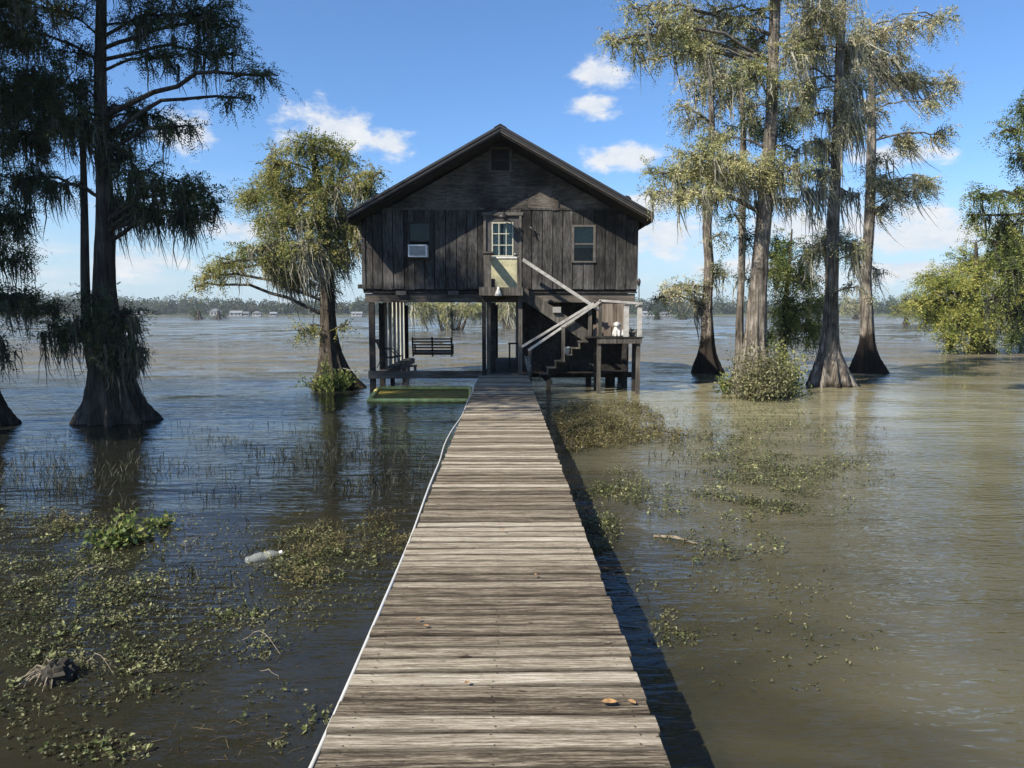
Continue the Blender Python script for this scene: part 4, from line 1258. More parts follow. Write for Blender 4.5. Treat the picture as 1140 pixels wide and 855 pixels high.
    for i in range(150):
        t = i / 150 * 2 * math.pi * 9
        pts.append(root_p + Vector((.05 * math.cos(t * 1.03) * (1 + .5 * math.sin(t * .61)) + .03 * math.sin(t * .37), .03 * math.sin(t * .8), -.16 + .14 * math.sin(t) * (1 + .5 * math.sin(t * .43)))))
    m.tube(pts, .006, 5)
    tag(m.build('rope_coil', 'rope'), 'coil of pale rope hanging on the post at the stair foot', 'rope')
    # mooring line to the cypress
    a, b = at(412, 412, 20.15), at(376, 408, 20.9)
    m = MB(); m.tube([a.lerp(b, t) + Vector((0, 0, -.06 * math.sin(math.pi * t))) for t in np.linspace(0, 1, 12)], .008, 5)
    tag(m.build('mooring_line', 'rope'), 'thin line stretched from a house stilt to a cypress trunk', 'rope')
    # pale stakes in the weed bed
    for k, (px, py, h) in enumerate(((629, 497, .26), (636, 503, .24), (649, 502, .22))):
        p = ground(px, py)
        m = MB(); m.tube([p + Vector((0, 0, -.3)), p + Vector((.01, 0, h))], .007, 6)
        tag(m.build('marker_stake', 'post'), 'thin grey stake standing in the weeds beside the boardwalk', 'stake', 'grey stakes in the weed bed')
    # drifting pole and board
    a, b = ground(728, 598), ground(778, 606)
    m = MB(); m.tube([a + Vector((0, 0, .012)), (a + b) / 2 + Vector((0, 0, .03)), b + Vector((0, 0, .0))], [.012, .017, .008], 7)
    tag(m.build('driftwood_stick', 'root'), 'slim brown stick floating among weeds', 'stick')
misc()

def bottle():
    p = ground(293, 622)
    ax = Vector((.86, .50, .12)).normalized()
    root = empty('plastic_bottle', p, 'clear plastic bottle floating among the weeds', 'bottle')
    c = p + Vector((0, 0, .012)) - ax * .15
    m = MB(); prof = [(.012, 0), (.045, .008), (.052, .03)]
    for i in range(8): prof += [(.050, .05 + i * .018), (.053, .059 + i * .018)]
    prof += [(.05, .20), (.04, .235), (.018, .27), (.014, .295)]
    m.lathe(c, prof, 16, ax); 
    mt, N, L, out = new_mat('clear_plastic')
    t = N.new('ShaderNodeBsdfTransparent'); g = N.new('ShaderNodeBsdfPrincipled'); g.inputs['Base Color'].default_value = (.62, .64, .60, 1); g.inputs['Roughness'].default_value = .10
    mx = N.new('ShaderNodeMixShader'); mx.inputs[0].default_value = .24
    L.new(t.outputs[0], mx.inputs[1]); L.new(g.outputs[0], mx.inputs[2]); L.new(mx.outputs[0], out.inputs[0])
    for i, q in enumerate(m.v): m.v[i] = tuple(Vector(q) + Vector((0, 0, -.010 * max(0, math.sin(i * .03)))))
    m.build('body', mt, root, True)
    m = MB(); m.lathe(c, [(.017, .288), (.017, .312), (.014, .314)], 12, ax); m.build('cap', 'white', root)
bottle()

def stump():
    p = ground(66, 756)
    root = empty('rotten_stump', p, 'dark muddy stump clump with pale dead roots in the shallows', 'stump')
    m = MB(); m.ball(p + Vector((0, 0, .03)), (.085, .085, .085), 18, 12, .22); m.build('clump', 'mud', root)
    for k in range(14):
        a = random.uniform(2.2, 5.2); r0 = .07
        q = p + Vector((r0 * math.cos(a), r0 * math.sin(a) * .7, random.uniform(.02, .08)))
        l = random.uniform(.08, .22)
        e = q + Vector((l * math.cos(a), l * math.sin(a) * .6, -.08))
        mm = MB(); mm.tube([q, q.lerp(e, .4) + Vector((0, 0, random.uniform(.01, .06))), e], [.006, .005, .003], 5); mm.build('root', 'root', root)
stump()

def fallen_leaves():
    spots = [(679, 783), (703, 782), (466, 689), (474, 697), (596, 640), (520, 760), (560, 590), (600, 545)]
    m = MB()
    out = [(0, -.03), (.011, -.018), (.016, 0), (.012, .02), (0, .036), (-.012, .02), (-.016, 0), (-.011, -.018)]
    m.v = [(x, y, .004 + abs(x) * .5 + (.004 if abs(y) > .02 else 0)) for x, y in out] + [(0, 0, .001)]
    m.f = [(i, (i + 1) % 8, 8) for i in range(8)]
    src = m.build('fallen_leaf', 'dead_leaf')
    for i, (px, py) in enumerate(spots):
        o = src if i == 0 else src.copy()
        if i: COL.objects.link(o)
        p = ground(px, py, DZ + .012)
        o.location = p
        o.rotation_euler = (0, 0, random.uniform(0, 6.28))
        k = random.uniform(.8, 1.0) * (1.2 if i == 0 else .8 if i == 1 else .55)
        o.scale = (k * 1.2, k, k)
        tag(o, 'dry orange-brown leaf lying on the boardwalk planks', 'leaf', 'fallen leaves on the boardwalk')
    src['label'] = 'largest dry orange leaf lying on the boardwalk planks'
fallen_leaves()

# ------------------------------------------------------------------ cypress trees
def catmull(P, n):
    P = [np.array(p, float) for p in P]
    P = [2 * P[0] - P[1]] + P + [2 * P[-1] - P[-2]]
    out = []
    segs = len(P) - 3
    for i in range(n):
        u = i / (n - 1) * segs
        k = min(int(u), segs - 1); t = u - k
        p0, p1, p2, p3 = P[k:k+4]
        out.append(0.5 * ((2*p1) + (-p0 + p2)*t + (2*p0 - 5*p1 + 4*p2 - p3)*t*t + (-p0 + 3*p1 - 3*p2 + p3)*t**3))
    return np.array(out)

def trunk_mesh(path, name, mat, parent, flute=0.28, seg=44):
    """path: (x,y,z,r) rows from below the water upward"""
    C = catmull(path, 70)
    m = MB()
    ph = [random.uniform(0, 6.28) for _ in range(6)]
    nb = random.choice((7, 8, 9)); am = [random.uniform(.35, 1.35) for _ in range(12)]
    z0 = C[0][2]
    for (x, y, z, r) in C:
        r = max(r, .01)
        f = flute * math.exp(-max(z, 0) / 1.0) + 0.05
        for k in range(seg):
            t = 2 * math.pi * k / seg
            tw = (t * nb + ph[0]) / 2
            rd = (1 - abs(math.cos(tw)) ** .6) * 2.1 * am[int(tw / math.pi) % nb] - .85
            rr = r * (1 + f * rd + .04 * math.sin(3 * t + 2.3 * z + ph[2]) + .05 * math.sin(z * 1.7 + ph[3] + t) + random.uniform(-.025, .025))
            m.v.append((x + rr * math.cos(t), y + rr * math.sin(t), z))
    n = len(C)
    for i in range(n - 1):
        for k in range(seg):
            k2 = (k + 1) % seg
            m.f.append((i*seg + k, i*seg + k2, (i+1)*seg + k2, (i+1)*seg + k))
    m.f.append(tuple((n-1)*seg + k for k in range(seg)))
    m.build(name, mat, parent, True)
    return C

def tree(label, Y, trunk, clusters, leaf='leaf_olive', moss='moss_grey', bark='bark', name='cypress_tree', category='tree', group=None,
         wind=0.12, dens=1.0, leaf_k=1.0, extra=None, moss_len=1.0, depth=0.9, flute=0.42, droop=0.3, grow=1.0):
    """trunk: (px, py, width_px); clusters: (px, py, rx, ry, density, moss[, dy])"""
    s = Y / F
    base = at(trunk[0][0], trunk[0][1], Y)
    root = empty(name, (base.x, Y, 0), label, category, group)
    path = [(base.x, Y, -0.5, trunk[0][2] * s / 2 * 1.06)]
    for (px, py, w) in trunk:
        p = at(px, py, Y); path.append((p.x, Y + .12 * math.sin(p.z * .6), p.z, w * s / 2 * .87))
    C = trunk_mesh(path, 'trunk', bark, root, flute)
    if extra:
        for e in extra:
            pts = [at(px, py, Y + .15) for (px, py, w) in e]
            m = MB(); cc = catmull([(*p, w * s / 2) for p, (_, _, w) in zip(pts, e)], 22)
            m.tube([c[:3] for c in cc], [c[3] for c in cc], 10); m.build('stem', bark, root, True)
    LV, MP, MW = [], [], []
    zt, zlo = C[-1][2], max(C[0][2], .9)
    L0 = 0.0046 * Y * leaf_k
    for cl in clusters:
        px, py, rx, ry, dn, ms = cl[:6]; rx, ry = rx * grow, ry * grow
        dy = cl[6] if len(cl) > 6 else random.uniform(-1, 1) * depth * max(.5, 38 * s)
        c = np.array(at(px, py, Y + dy)); rr = np.array([rx * s, .75 * (rx + ry) / 1.6 * s, ry * s])
        # limb from the trunk
        hd = math.hypot(c[0] - np.interp(c[2], C[:, 2], C[:, 0]), c[1] - Y)
        za = min(max(c[2] - .22 * hd + random.uniform(-.2, .2), zlo), zt - .05)
        k = int(np.argmin(abs(C[:, 2] - za)))
        A = C[k][:3]
        mid = A * .45 + c * .55 + np.array([random.uniform(-.1, .1), random.uniform(-.1, .1), .10 * hd])
        tip = c + unit((c - A) * np.array([1, 1, .3])) * rx * s * .55
        ln = np.linalg.norm(c - A)
        lp = catmull([A, mid, c, tip], 12); lp[2:] += rng.normal(size=(10, 3)) * (.014 * ln)
        r0 = min(.016 + .011 * ln, C[k][3] * .5, .06) ; r1 = max(.006, .0006 * Y)
        m = MB(); m.tube(lp, list(np.linspace(r0, r1, 12)), 7)
        area = math.pi * rx * ry
        ns = max(6, int(area / 70))
        t = rng.uniform(.25, 1, ns)
        S = np.stack([np.interp(t, np.linspace(0, 1, 12), lp[:, j]) for j in range(3)], -1)
        u = unit(rng.normal(size=(ns, 3))) * rng.uniform(.15, 1.35, (ns, 1)) ** .5
        E = c + u * rr
        S = S * .5 + (lp[np.argmin(((E[:, None, :] - lp[None]) ** 2).sum(-1), axis=1)]) * .5
        Mi = (S + E) / 2 + np.array([0, 0, 1]) * (.10 * np.linalg.norm(E - S, axis=1, keepdims=True)) + rng.normal(size=(ns, 3)) * .04
        rt = max(.006, .00055 * Y)
        for q in range(ns): m.tube([S[q], Mi[q], E[q]], [rt * 1.5, rt, rt * .5], 4)
        m.build('limb', 'twig' if bark != 'bark_dark' else 'bark_dark', root, True)
        # feathery sprays
        nl = int(dn * dens * area / (0.50 * leaf_k ** 2)); per = 16
        nsp = max(4, nl // per)
        idx = rng.integers(0, ns, nsp); t = rng.uniform(.2, 1.05, (nsp, 1))
        O = (1 - t) ** 2 * S[idx] + 2 * t * (1 - t) * Mi[idx] + t * t * E[idx] + rng.normal(size=(nsp, 3)) * L0 * .6
        D = unit(unit(E[idx] - S[idx]) * .6 + unit(rng.normal(size=(nsp, 3))) * .7 + np.array([wind * .8, 0, -droop]))
        side = unit(np.cross(D, rng.normal(size=(nsp, 3)) * .6 + np.array([0, 0, 1])))
        nrm = np.cross(side, D)
        ts = np.linspace(0, 1, per)[None, :, None]
        sl = L0 * 4.6
        sg = np.where(np.arange(per) % 2 == 0, 1., -1.)[None, :, None]
        B = O[:, None, :] + D[:, None, :] * ts * sl + np.array([0, 0, -1]) * (ts ** 2) * sl * .3
        ld = unit(D[:, None, :] * .55 + side[:, None, :] * sg * .85 + nrm[:, None, :] * rng.normal(size=(nsp, per, 1)) * .45 + np.array([0, 0, -.2]))
        ll = L0 * rng.uniform(.6, 1.25, (nsp, per, 1)) * (1.1 - .4 * ts)
        lw = unit(np.cross(ld, nrm[:, None, :] + rng.normal(size=(nsp, per, 3)) * .6)) * ll * .17
        v = np.stack([B, B + ld * ll * .5 - lw, B + ld * ll, B + ld * ll * .5 + lw], axis=2)
        LV.append(v.reshape(-1, 4, 3))
        # hanging moss
        nm = int(ms * area / 50)
        if nm > 0:
            idx = rng.integers(0, ns, nm); t = rng.uniform(.1, .95, (nm, 1))
            O = (1 - t) ** 2 * S[idx] + 2 * t * (1 - t) * Mi[idx] + t * t * E[idx]
            sub = 6; kp = 6
            ml = moss_len * (8 + 36 * rng.random((nm, 1)) ** 2.2) * s * 1.1
            O = (O[:, None, :] + rng.normal(size=(nm, sub, 3)) * np.array([.05, .05, .02]) * (Y / 18)).reshape(-1, 3)
            ml = (np.repeat(ml, sub, 1) * rng.uniform(.45, 1.15, (nm, sub))).reshape(-1, 1, 1)
            n = len(O); tt = np.linspace(0, 1, kp)[None, :, None]
            sway = np.array([wind, 0, 0]) * rng.uniform(.4, 1.5, (n, 1, 1)) + rng.normal(size=(n, 1, 3)) * np.array([.10, .10, 0])
            pts = O[:, None, :] + (np.array([0, 0, -1]) + sway * (.3 + tt)) * tt * ml + np.cumsum(rng.normal(size=(n, kp, 3)) * np.array([1, 1, .3]), axis=1) * .026 * (Y / 18) * np.minimum(tt * 2, 1)
            az = rng.uniform(0, math.pi, (n, 1, 1))
            wdir = np.concatenate([np.cos(az), np.sin(az), 0 * az], -1)
            wd = wdir * (.0011 * Y) * rng.uniform(.5, 1.3, (n, 1, 1)) * (1.05 - tt) ** .7
            MP.append(pts); MW.append(wd * np.ones((1, kp, 1)))
    if LV: link_quads('crown', np.concatenate(LV), leaf, root)
    if MP and sum(len(q) for q in MP) > 60: link_ribbons('hanging_moss', np.concatenate(MP), np.concatenate(MW), moss, root)
    return root

# the big shaded cypress
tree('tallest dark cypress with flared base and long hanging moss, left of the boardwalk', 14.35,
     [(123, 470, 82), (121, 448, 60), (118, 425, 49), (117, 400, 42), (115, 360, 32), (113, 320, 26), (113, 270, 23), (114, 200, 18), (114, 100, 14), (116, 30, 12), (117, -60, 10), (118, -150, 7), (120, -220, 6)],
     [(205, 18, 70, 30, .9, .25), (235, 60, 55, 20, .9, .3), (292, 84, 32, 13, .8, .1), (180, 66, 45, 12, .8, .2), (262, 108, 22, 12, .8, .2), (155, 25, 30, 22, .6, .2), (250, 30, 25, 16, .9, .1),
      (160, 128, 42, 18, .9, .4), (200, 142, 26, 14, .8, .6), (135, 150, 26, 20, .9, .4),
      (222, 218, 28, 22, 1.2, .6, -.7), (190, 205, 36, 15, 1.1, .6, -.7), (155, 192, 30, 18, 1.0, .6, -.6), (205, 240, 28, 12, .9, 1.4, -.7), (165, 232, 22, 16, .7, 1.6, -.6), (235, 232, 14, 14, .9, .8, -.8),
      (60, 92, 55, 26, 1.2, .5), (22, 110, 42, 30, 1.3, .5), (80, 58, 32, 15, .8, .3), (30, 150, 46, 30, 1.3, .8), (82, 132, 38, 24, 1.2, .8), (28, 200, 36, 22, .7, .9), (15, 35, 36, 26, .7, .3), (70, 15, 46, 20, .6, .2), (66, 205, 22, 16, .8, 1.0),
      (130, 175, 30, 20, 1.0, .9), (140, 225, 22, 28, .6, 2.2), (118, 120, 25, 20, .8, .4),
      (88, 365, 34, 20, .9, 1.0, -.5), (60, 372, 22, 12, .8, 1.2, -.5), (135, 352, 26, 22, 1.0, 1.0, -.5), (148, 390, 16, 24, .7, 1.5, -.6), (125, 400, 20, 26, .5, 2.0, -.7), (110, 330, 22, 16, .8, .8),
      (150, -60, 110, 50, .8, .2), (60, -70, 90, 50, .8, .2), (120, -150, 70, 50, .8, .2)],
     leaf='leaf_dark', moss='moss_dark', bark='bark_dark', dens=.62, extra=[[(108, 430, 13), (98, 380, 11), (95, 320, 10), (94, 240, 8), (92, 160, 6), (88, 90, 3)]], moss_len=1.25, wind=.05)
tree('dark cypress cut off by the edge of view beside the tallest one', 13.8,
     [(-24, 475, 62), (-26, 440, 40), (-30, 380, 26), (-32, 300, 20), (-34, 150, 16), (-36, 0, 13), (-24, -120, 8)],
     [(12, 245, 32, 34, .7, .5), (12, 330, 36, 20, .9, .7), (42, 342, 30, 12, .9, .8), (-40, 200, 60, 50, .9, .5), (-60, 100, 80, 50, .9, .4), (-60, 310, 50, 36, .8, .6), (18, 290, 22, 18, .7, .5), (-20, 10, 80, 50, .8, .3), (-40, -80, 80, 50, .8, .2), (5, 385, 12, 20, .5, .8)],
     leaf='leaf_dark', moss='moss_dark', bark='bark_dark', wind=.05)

def shade_tree():
    """the grove that stands on the bank beside the jetty, beyond the picture's edge; its shade falls into view"""
    root = empty('cypress_tree', (-13.2, 9.6, 0), 'tall bank-side cypress shading the jetty from beyond the picture', 'tree')
    C = trunk_mesh([(-13.2, 9.6, -.5, .8), (-13.2, 9.6, 0, .75), (-13.2, 9.6, 2, .35), (-13.1, 9.6, 8, .28), (-13, 9.7, 14, .18), (-13, 9.7, 17.5, .05)], 'trunk', 'bark_dark', root)
    LV = []
    for (c, r, n) in (((-13.4, 10.0, 10.6), (2.2, 1.8, 1.2), 7000), ((-11.6, 8.9, 11.3), (1.0, 1.0, .8), 2200), ((-10.0, 5.2, 12.8), (1.6, 1.9, .8), 1500), ((-10.0, 8.0, 12.8), (1.8, 1.8, .9), 3600), ((-9.4, 9.8, 12.2), (1.5, 1.3, .6), 2600),
                      ((-13.5, 9.0, 8.8), (2.2, 2.4, 1.4), 6000), ((-13.4, 11.4, 8.2), (2.0, 2.2, 1.6), 5200), ((-13.4, 9.0, 16.2), (2.2, 2.2, 1.2), 5000), ((-11.3, 11.8, 9.0), (1.6, 1.3, .9), 2600)):
        c = np.array(c)
        A = C[int(np.argmin(abs(C[:, 2] - (c[2] - 1))))][:3]
        m = MB(); m.tube(catmull([A, (A + c) / 2 + [0, 0, .3], c, c + (c - A) * .15], 9), list(np.linspace(.10, .02, 9)), 6); m.build('limb', 'bark_dark', root)
        k = 40
        cc = c + unit(rng.normal(size=(k, 3))) * rng.uniform(.2, 1, (k, 1)) ** .5 * np.array(r)
        P = cc[rng.integers(0, k, n)] + rng.normal(size=(n, 3)) * .30
        a = unit(rng.normal(size=(n, 3))); b = unit(np.cross(a, rng.normal(size=(n, 3))))
        sz = rng.uniform(.06, .13, (n, 1))
        LV.append(np.stack([P - a * sz, P - b * sz * .45, P + a * sz, P + b * sz * .45], 1))
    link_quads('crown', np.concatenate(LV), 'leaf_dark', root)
shade_tree()

# cypress left of the house
tree('olive-green moss-draped cypress standing in water close to the house wall', 20.9,
     [(372, 433, 60), (370, 420, 46), (368, 402, 32), (366, 380, 23), (364, 350, 19), (362, 310, 17), (360, 260, 14), (356, 215, 11), (350, 175, 8), (346, 152, 4)],
     [(345, 162, 38, 14, 1.1, .1), (312, 182, 26, 16, 1.1, .1), (378, 176, 28, 16, 1.0, .2), (285, 215, 20, 20, 1.2, .1), (320, 210, 34, 20, 1.0, .4), (366, 212, 32, 20, .9, .6), (400, 205, 18, 20, .9, .5), (420, 195, 13, 9, 1.0, .2),
      (335, 243, 42, 18, 1.0, 1.2), (382, 248, 24, 22, .8, 1.4), (298, 245, 20, 12, 1.0, .4), (276, 280, 22, 9, 1.0, .3), (300, 294, 17, 9, 1.1, 1.2), (318, 303, 20, 11, 1.0, 1.8), (262, 296, 15, 8, 1.0, .8), (252, 290, 15, 8, 1.0, .2), (234, 308, 11, 13, 1.0, .2), (223, 318, 7, 7, 1.0, .1),
      (306, 276, 24, 16, .8, 2.2), (345, 276, 28, 18, .7, 2.6), (376, 280, 18, 20, .6, 2.6), (330, 305, 24, 14, .5, 1.6), (362, 315, 16, 12, .5, 1.2), (398, 250, 10, 22, .7, 1.2),
      (338, 368, 14, 5, 1.0, .3, -.2), (350, 362, 10, 6, .8, .2, -.2), (384, 362, 10, 5, .8, .2, -.2)],
     leaf='leaf_olive', moss='moss_grey', bark='bark_mid', dens=1.15, moss_len=1.15)

# right-hand group
tree('slender cypress with black-stained base, left-most in the right-hand group', 26.3,
     [(785, 416, 34), (785, 405, 28), (786, 392, 20), (787, 375, 16), (788, 340, 13), (790, 300, 12), (787, 255, 11), (790, 200, 10), (791, 150, 8), (791, 100, 6), (790, 50, 3)],
     [(795, 70, 30, 16, .8, .4), (775, 95, 18, 13, .7, .5), (800, 110, 22, 10, .7, .4), (785, 132, 16, 9, .7, .4), (806, 150, 18, 8, .7, .5), (775, 60, 26, 10, .7, .3), (760, 118, 18, 6, .7, .2), (765, 136, 12, 5, .6, .2), (812, 85, 20, 14, .7, .5), (790, 40, 30, 14, .8, .3),
      (770, 318, 22, 9, .9, .5), (750, 325, 14, 8, .8, .3), (800, 306, 18, 9, 1.0, .3), (735, 332, 12, 8, .6, .2), (778, 340, 10, 10, .3, 1.4), (800, 262, 14, 6, .5, .3)],
     leaf='leaf_grey', moss='moss_grey', bark='bark_stained', group=None, grow=1.12, dens=.85)
tree('thin straight cypress just behind the thickest trunk', 24.0,
     [(823, 424, 20), (824, 400, 13), (825, 350, 10), (827, 300, 9), (826, 240, 9), (826, 170, 8), (825, 110, 6), (825, 70, 3)],
     [(820, 95, 22, 14, .8, .5), (835, 130, 15, 10, .7, .4), (845, 140, 14, 14, 1.2, .2), (815, 140, 14, 6, .6, .2), (830, 262, 16, 8, .7, .3), (818, 240, 14, 8, .7, .4), (832, 312, 16, 8, .9, .3), (870, 135, 16, 18, 1.3, .2), (835, 60, 20, 14, .7, .3)],
     leaf='leaf_dark', moss='moss_grey', bark='bark')
tree('thickest pale-barked cypress with yellowing lower boughs and shrubs round its base', 19.1,
     [(846, 442, 72), (845, 425, 52), (843, 400, 34), (843, 370, 27), (845, 330, 23), (848, 290, 20), (851, 250, 19), (853, 210, 18), (856, 150, 15), (858, 100, 14), (860, 50, 13), (862, 0, 12), (862, -60, 9), (862, -110, 4)],
     [(684, 44, 18, 8, .8, .2), (712, 46, 30, 14, .7, .4), (745, 30, 36, 18, .7, .4), (785, 18, 36, 18, .7, .5), (735, 64, 28, 7, .6, .3), (770, 58, 26, 10, .6, .4), (825, 20, 24, 16, .6, .5), (720, 10, 30, 14, .6, .2),
      (790, 178, 40, 18, 1.2, .5), (758, 198, 28, 15, 1.1, .5), (832, 192, 38, 16, 1.1, .7), (872, 190, 30, 15, .9, .9), (744, 214, 22, 10, .9, .7), (782, 216, 28, 10, .8, 1.2), (728, 193, 16, 6, .7, .2), (800, 155, 20, 9, .8, .3), (810, 205, 30, 9, .7, 1.4),
      (868, 222, 22, 8, .3, 2.4), (890, 170, 20, 8, .5, .8), (885, 120, 20, 10, .7, .4), (845, 90, 22, 10, .7, .4), (830, 70, 20, 10, .7, .3), (838, 118, 20, 9, .7, .4), (815, 45, 22, 10, .7, .3), (875, 95, 18, 9, .6, .4), (885, 60, 20, 12, .6, .5), (850, 40, 18, 12, .5, .3), (800, -30, 60, 25, .6, .2), (900, -40, 60, 30, .6, .2)],
     leaf='leaf_yellow', moss='moss_grey', bark='bark', wind=.15, grow=1.12, dens=.85, extra=None)
tree('dark leafy understory tree behind the thickest trunk with bright green top', 25.0,
     [(872, 421, 16), (872, 400, 9), (874, 370, 8), (877, 330, 6), (880, 290, 4), (882, 255, 2)],
     [(880, 345, 30, 22, 1.4, .2), (896, 365, 24, 16, 1.3, .2), (872, 372, 22, 12, 1.2, .2), (872, 270, 18, 14, 1.2, .1), (890, 310, 26, 16, 1.3, .1), (868, 300, 18, 18, 1.3, .1), (908, 335, 14, 18, 1.0, .2), (895, 285, 14, 9, .9, .1), (905, 375, 10, 10, .7, .2)],
     leaf='leaf_green', moss='moss_grey', bark='bark_dark')
tree('cypress with a pale ribbed buttress base and long grey moss', 21.4,
     [(923, 431, 58), (923, 420, 48), (924, 405, 37), (925, 385, 24), (927, 350, 18), (928, 300, 16), (928, 240, 15), (930, 180, 13), (931, 120, 12), (934, 60, 10), (938, 0, 9), (940, -60, 5)],
     [(918, 18, 40, 18, .8, .6), (888, 35, 22, 10, .8, .4), (905, 105, 22, 10, .8, .5), (890, 75, 16, 8, .7, .4), (938, 140, 18, 9, .7, .8), (898, 52, 24, 16, .7, .8), (940, 58, 26, 20, .7, .9), (893, 92, 20, 12, .7, .7), (948, 98, 20, 18, .7, 1.2), (910, 128, 20, 10, .7, .9), (928, 160, 20, 10, .4, 1.8), (902, 158, 16, 10, .5, 1.4), (955, 130, 14, 14, .5, 1.2),
      (922, 268, 30, 9, 1.4, .9), (905, 275, 18, 8, 1.2, 1.0), (948, 272, 16, 8, 1.0, .8), (955, 285, 10, 12, .7, .8), (900, 215, 18, 8, .3, 1.6), (945, 215, 14, 8, .2, 1.6), (910, 190, 20, 8, .4, 1.8), (950, 320, 12, 8, .4, .6), (910, -30, 50, 25, .7, .3)],
     leaf='leaf_grey', moss='moss_grey', bark='bark', moss_len=1.35, grow=1.12, dens=.85, wind=.12)
tree('leaning-crowned cypress with black base and wind-swept moss, right-most of the group', 26.3,
     [(965, 416, 42), (965, 405, 34), (965, 392, 24), (966, 375, 17), (966, 340, 15), (966, 290, 13), (968, 220, 12), (968, 165, 11), (969, 120, 9), (970, 70, 6), (970, 20, 3)],
     [(985, 34, 30, 11, .9, .6), (1026, 26, 28, 7, .9, .2), (1052, 20, 13, 5, .8, .1), (985, 66, 24, 14, .9, 1.2), (1005, 88, 34, 12, 1.1, .8), (1048, 94, 18, 11, 1.2, .2), (1028, 112, 16, 6, .9, .3), (966, 118, 20, 12, .8, .8), (960, 40, 20, 14, .8, .8),
      (1008, 154, 22, 7, 1.0, 1.6), (1036, 150, 14, 6, 1.2, .9), (990, 203, 26, 9, 1.4, 1.5), (1026, 202, 20, 7, 1.4, .8), (984, 232, 14, 6, 1.0, 1.5), (1010, 214, 16, 5, 1.0, 1.6), (975, 180, 12, 6, .7, .8), (975, 300, 10, 12, .3, .8)],
     leaf='leaf_grey', moss='moss_grey', bark='bark_stained', wind=.5, grow=1.12, dens=.85, moss_len=.9)
tree('broad yellow-green cypress bush spreading low over the water', 39.5,
     [(1092, 393, 32), (1092, 385, 22), (1092, 370, 14), (1090, 340, 10), (1088, 300, 6), (1086, 270, 3)],
     [(1042, 308, 20, 10, 1.3, 0), (1062, 328, 36, 22, 1.4, .1), (1090, 300, 36, 22, 1.4, .1), (1122, 290, 28, 28, 1.3, .1), (1040, 350, 26, 18, 1.4, .1), (1072, 362, 34, 20, 1.4, .1), (1118, 345, 30, 30, 1.3, .2), (1024, 334, 12, 9, 1.2, 0), (1134, 370, 20, 18, 1.0, .2), (1055, 380, 20, 10, 1.0, .3), (1135, 320, 20, 20, 1.2, .1), (1100, 268, 20, 10, 1.1, 0)],
     leaf='leaf_lime', moss='moss_grey', bark='bark_dark', droop=.1)
tree('drooping cypress leaning in past the edge of view on the right', 19.0,
     [(1215, 440, 60), (1212, 410, 36), (1208, 350, 26), (1204, 250, 22), (1200, 150, 17), (1198, 50, 12), (1198, -60, 5)],
     [(1122, 146, 18, 9, 1.1, .2), (1135, 172, 16, 10, 1.0, .3), (1102, 218, 26, 10, .8, .4), (1085, 240, 9, 16, .8, .5), (1125, 250, 22, 22, .9, .6), (1128, 300, 18, 22, .9, .9), (1112, 270, 14, 14, .7, .6), (1135, 212, 14, 12, .9, .4), (1130, 350, 16, 22, .6, .8), (1108, 330, 12, 22, .4, .9), (1150, 120, 24, 14, 1, .3), (1180, 220, 40, 40, .9, .3), (1190, 120, 40, 40, .9, .3)],
     leaf='leaf_green', moss='moss_dark', bark='bark_dark', droop=.55)

# distant cypresses on the open lake
def far_tree(label, px, py, crowns, leaf='leaf_olive', stems=((0, 0),), moss=.3):
    Y = CAMZ * F / (py - 349.0)
    h = min(c[1] for c in crowns)
    tree(label, Y, [(px, py, 10 if len(stems) == 1 else 8), (px, py - 4, 5), (px, py - 10, 3), (px, h, 1.5)],
         [(a, b, rx, ry, d, moss) for (a, b, rx, ry, d) in crowns], leaf=leaf, bark='bark_dark', leaf_k=.55, depth=.4,
         extra=[[(px + dx, py, 5), (px + dx + sx * .5, py - 8, 3), (px + dx + sx, py - 18, 1.6)] for dx, sx in stems if (dx or sx)], name='cypress_tree')
far_tree('bushy multi-stemmed cypress out on the lake, seen under the house floor beyond the swing', 503, 368, [(478, 345, 18, 9, 1.3), (497, 342, 16, 9, 1.1), (520, 345, 16, 10, 1.1), (505, 350, 20, 7, .5), (530, 352, 8, 8, .6), (466, 340, 12, 7, 1.0)], 'leaf_yellow', ((-10, -6), (-5, -3), (6, 5), (10, 8)), .9)
far_tree('pale green cypress out on the lake, seen between the posts under the balcony', 566, 366, [(560, 345, 12, 10, 1.0), (572, 348, 10, 10, .8), (566, 338, 12, 7, 1.0), (553, 340, 8, 8, .9)], 'leaf_grey', ((-3, -5), (3, 4)), .8)
far_tree('small lone cypress on the open water, beneath the leaning-crowned one', 953, 355, [(948, 340, 12, 8, 1.1), (958, 338, 9, 8, 1.0), (940, 344, 8, 5, .8)], 'leaf_grey')
far_tree('small lone cypress on the open water beside the yellow-green bush', 1009, 361, [(1008, 340, 14, 9, 1.1), (1016, 334, 12, 9, 1.1), (1000, 346, 10, 6, .8), (1022, 344, 10, 8, 1.0)], 'leaf_olive')
far_tree('tiny rounded bush tree standing off the far shore, nearer the big cypress', 221, 355.5, [(221, 350, 6, 4.5, 1.6)], 'leaf_dark', moss=0)
far_tree('tiny low bush standing off the far shore beside a white house', 243, 355.5, [(243, 352, 6, 2.8, 1.6)], 'leaf_dark', moss=0)
far_tree('tiny bush tree off the far shore right of the stair landing', 731, 355.5, [(731, 350, 5, 4, 1.6)], 'leaf_dark', moss=0)
far_tree('tiny dark bush tree off the far shore left of the slender cypress', 760, 355.5, [(760, 350, 6, 4, 1.6)], 'leaf_dark', moss=0)

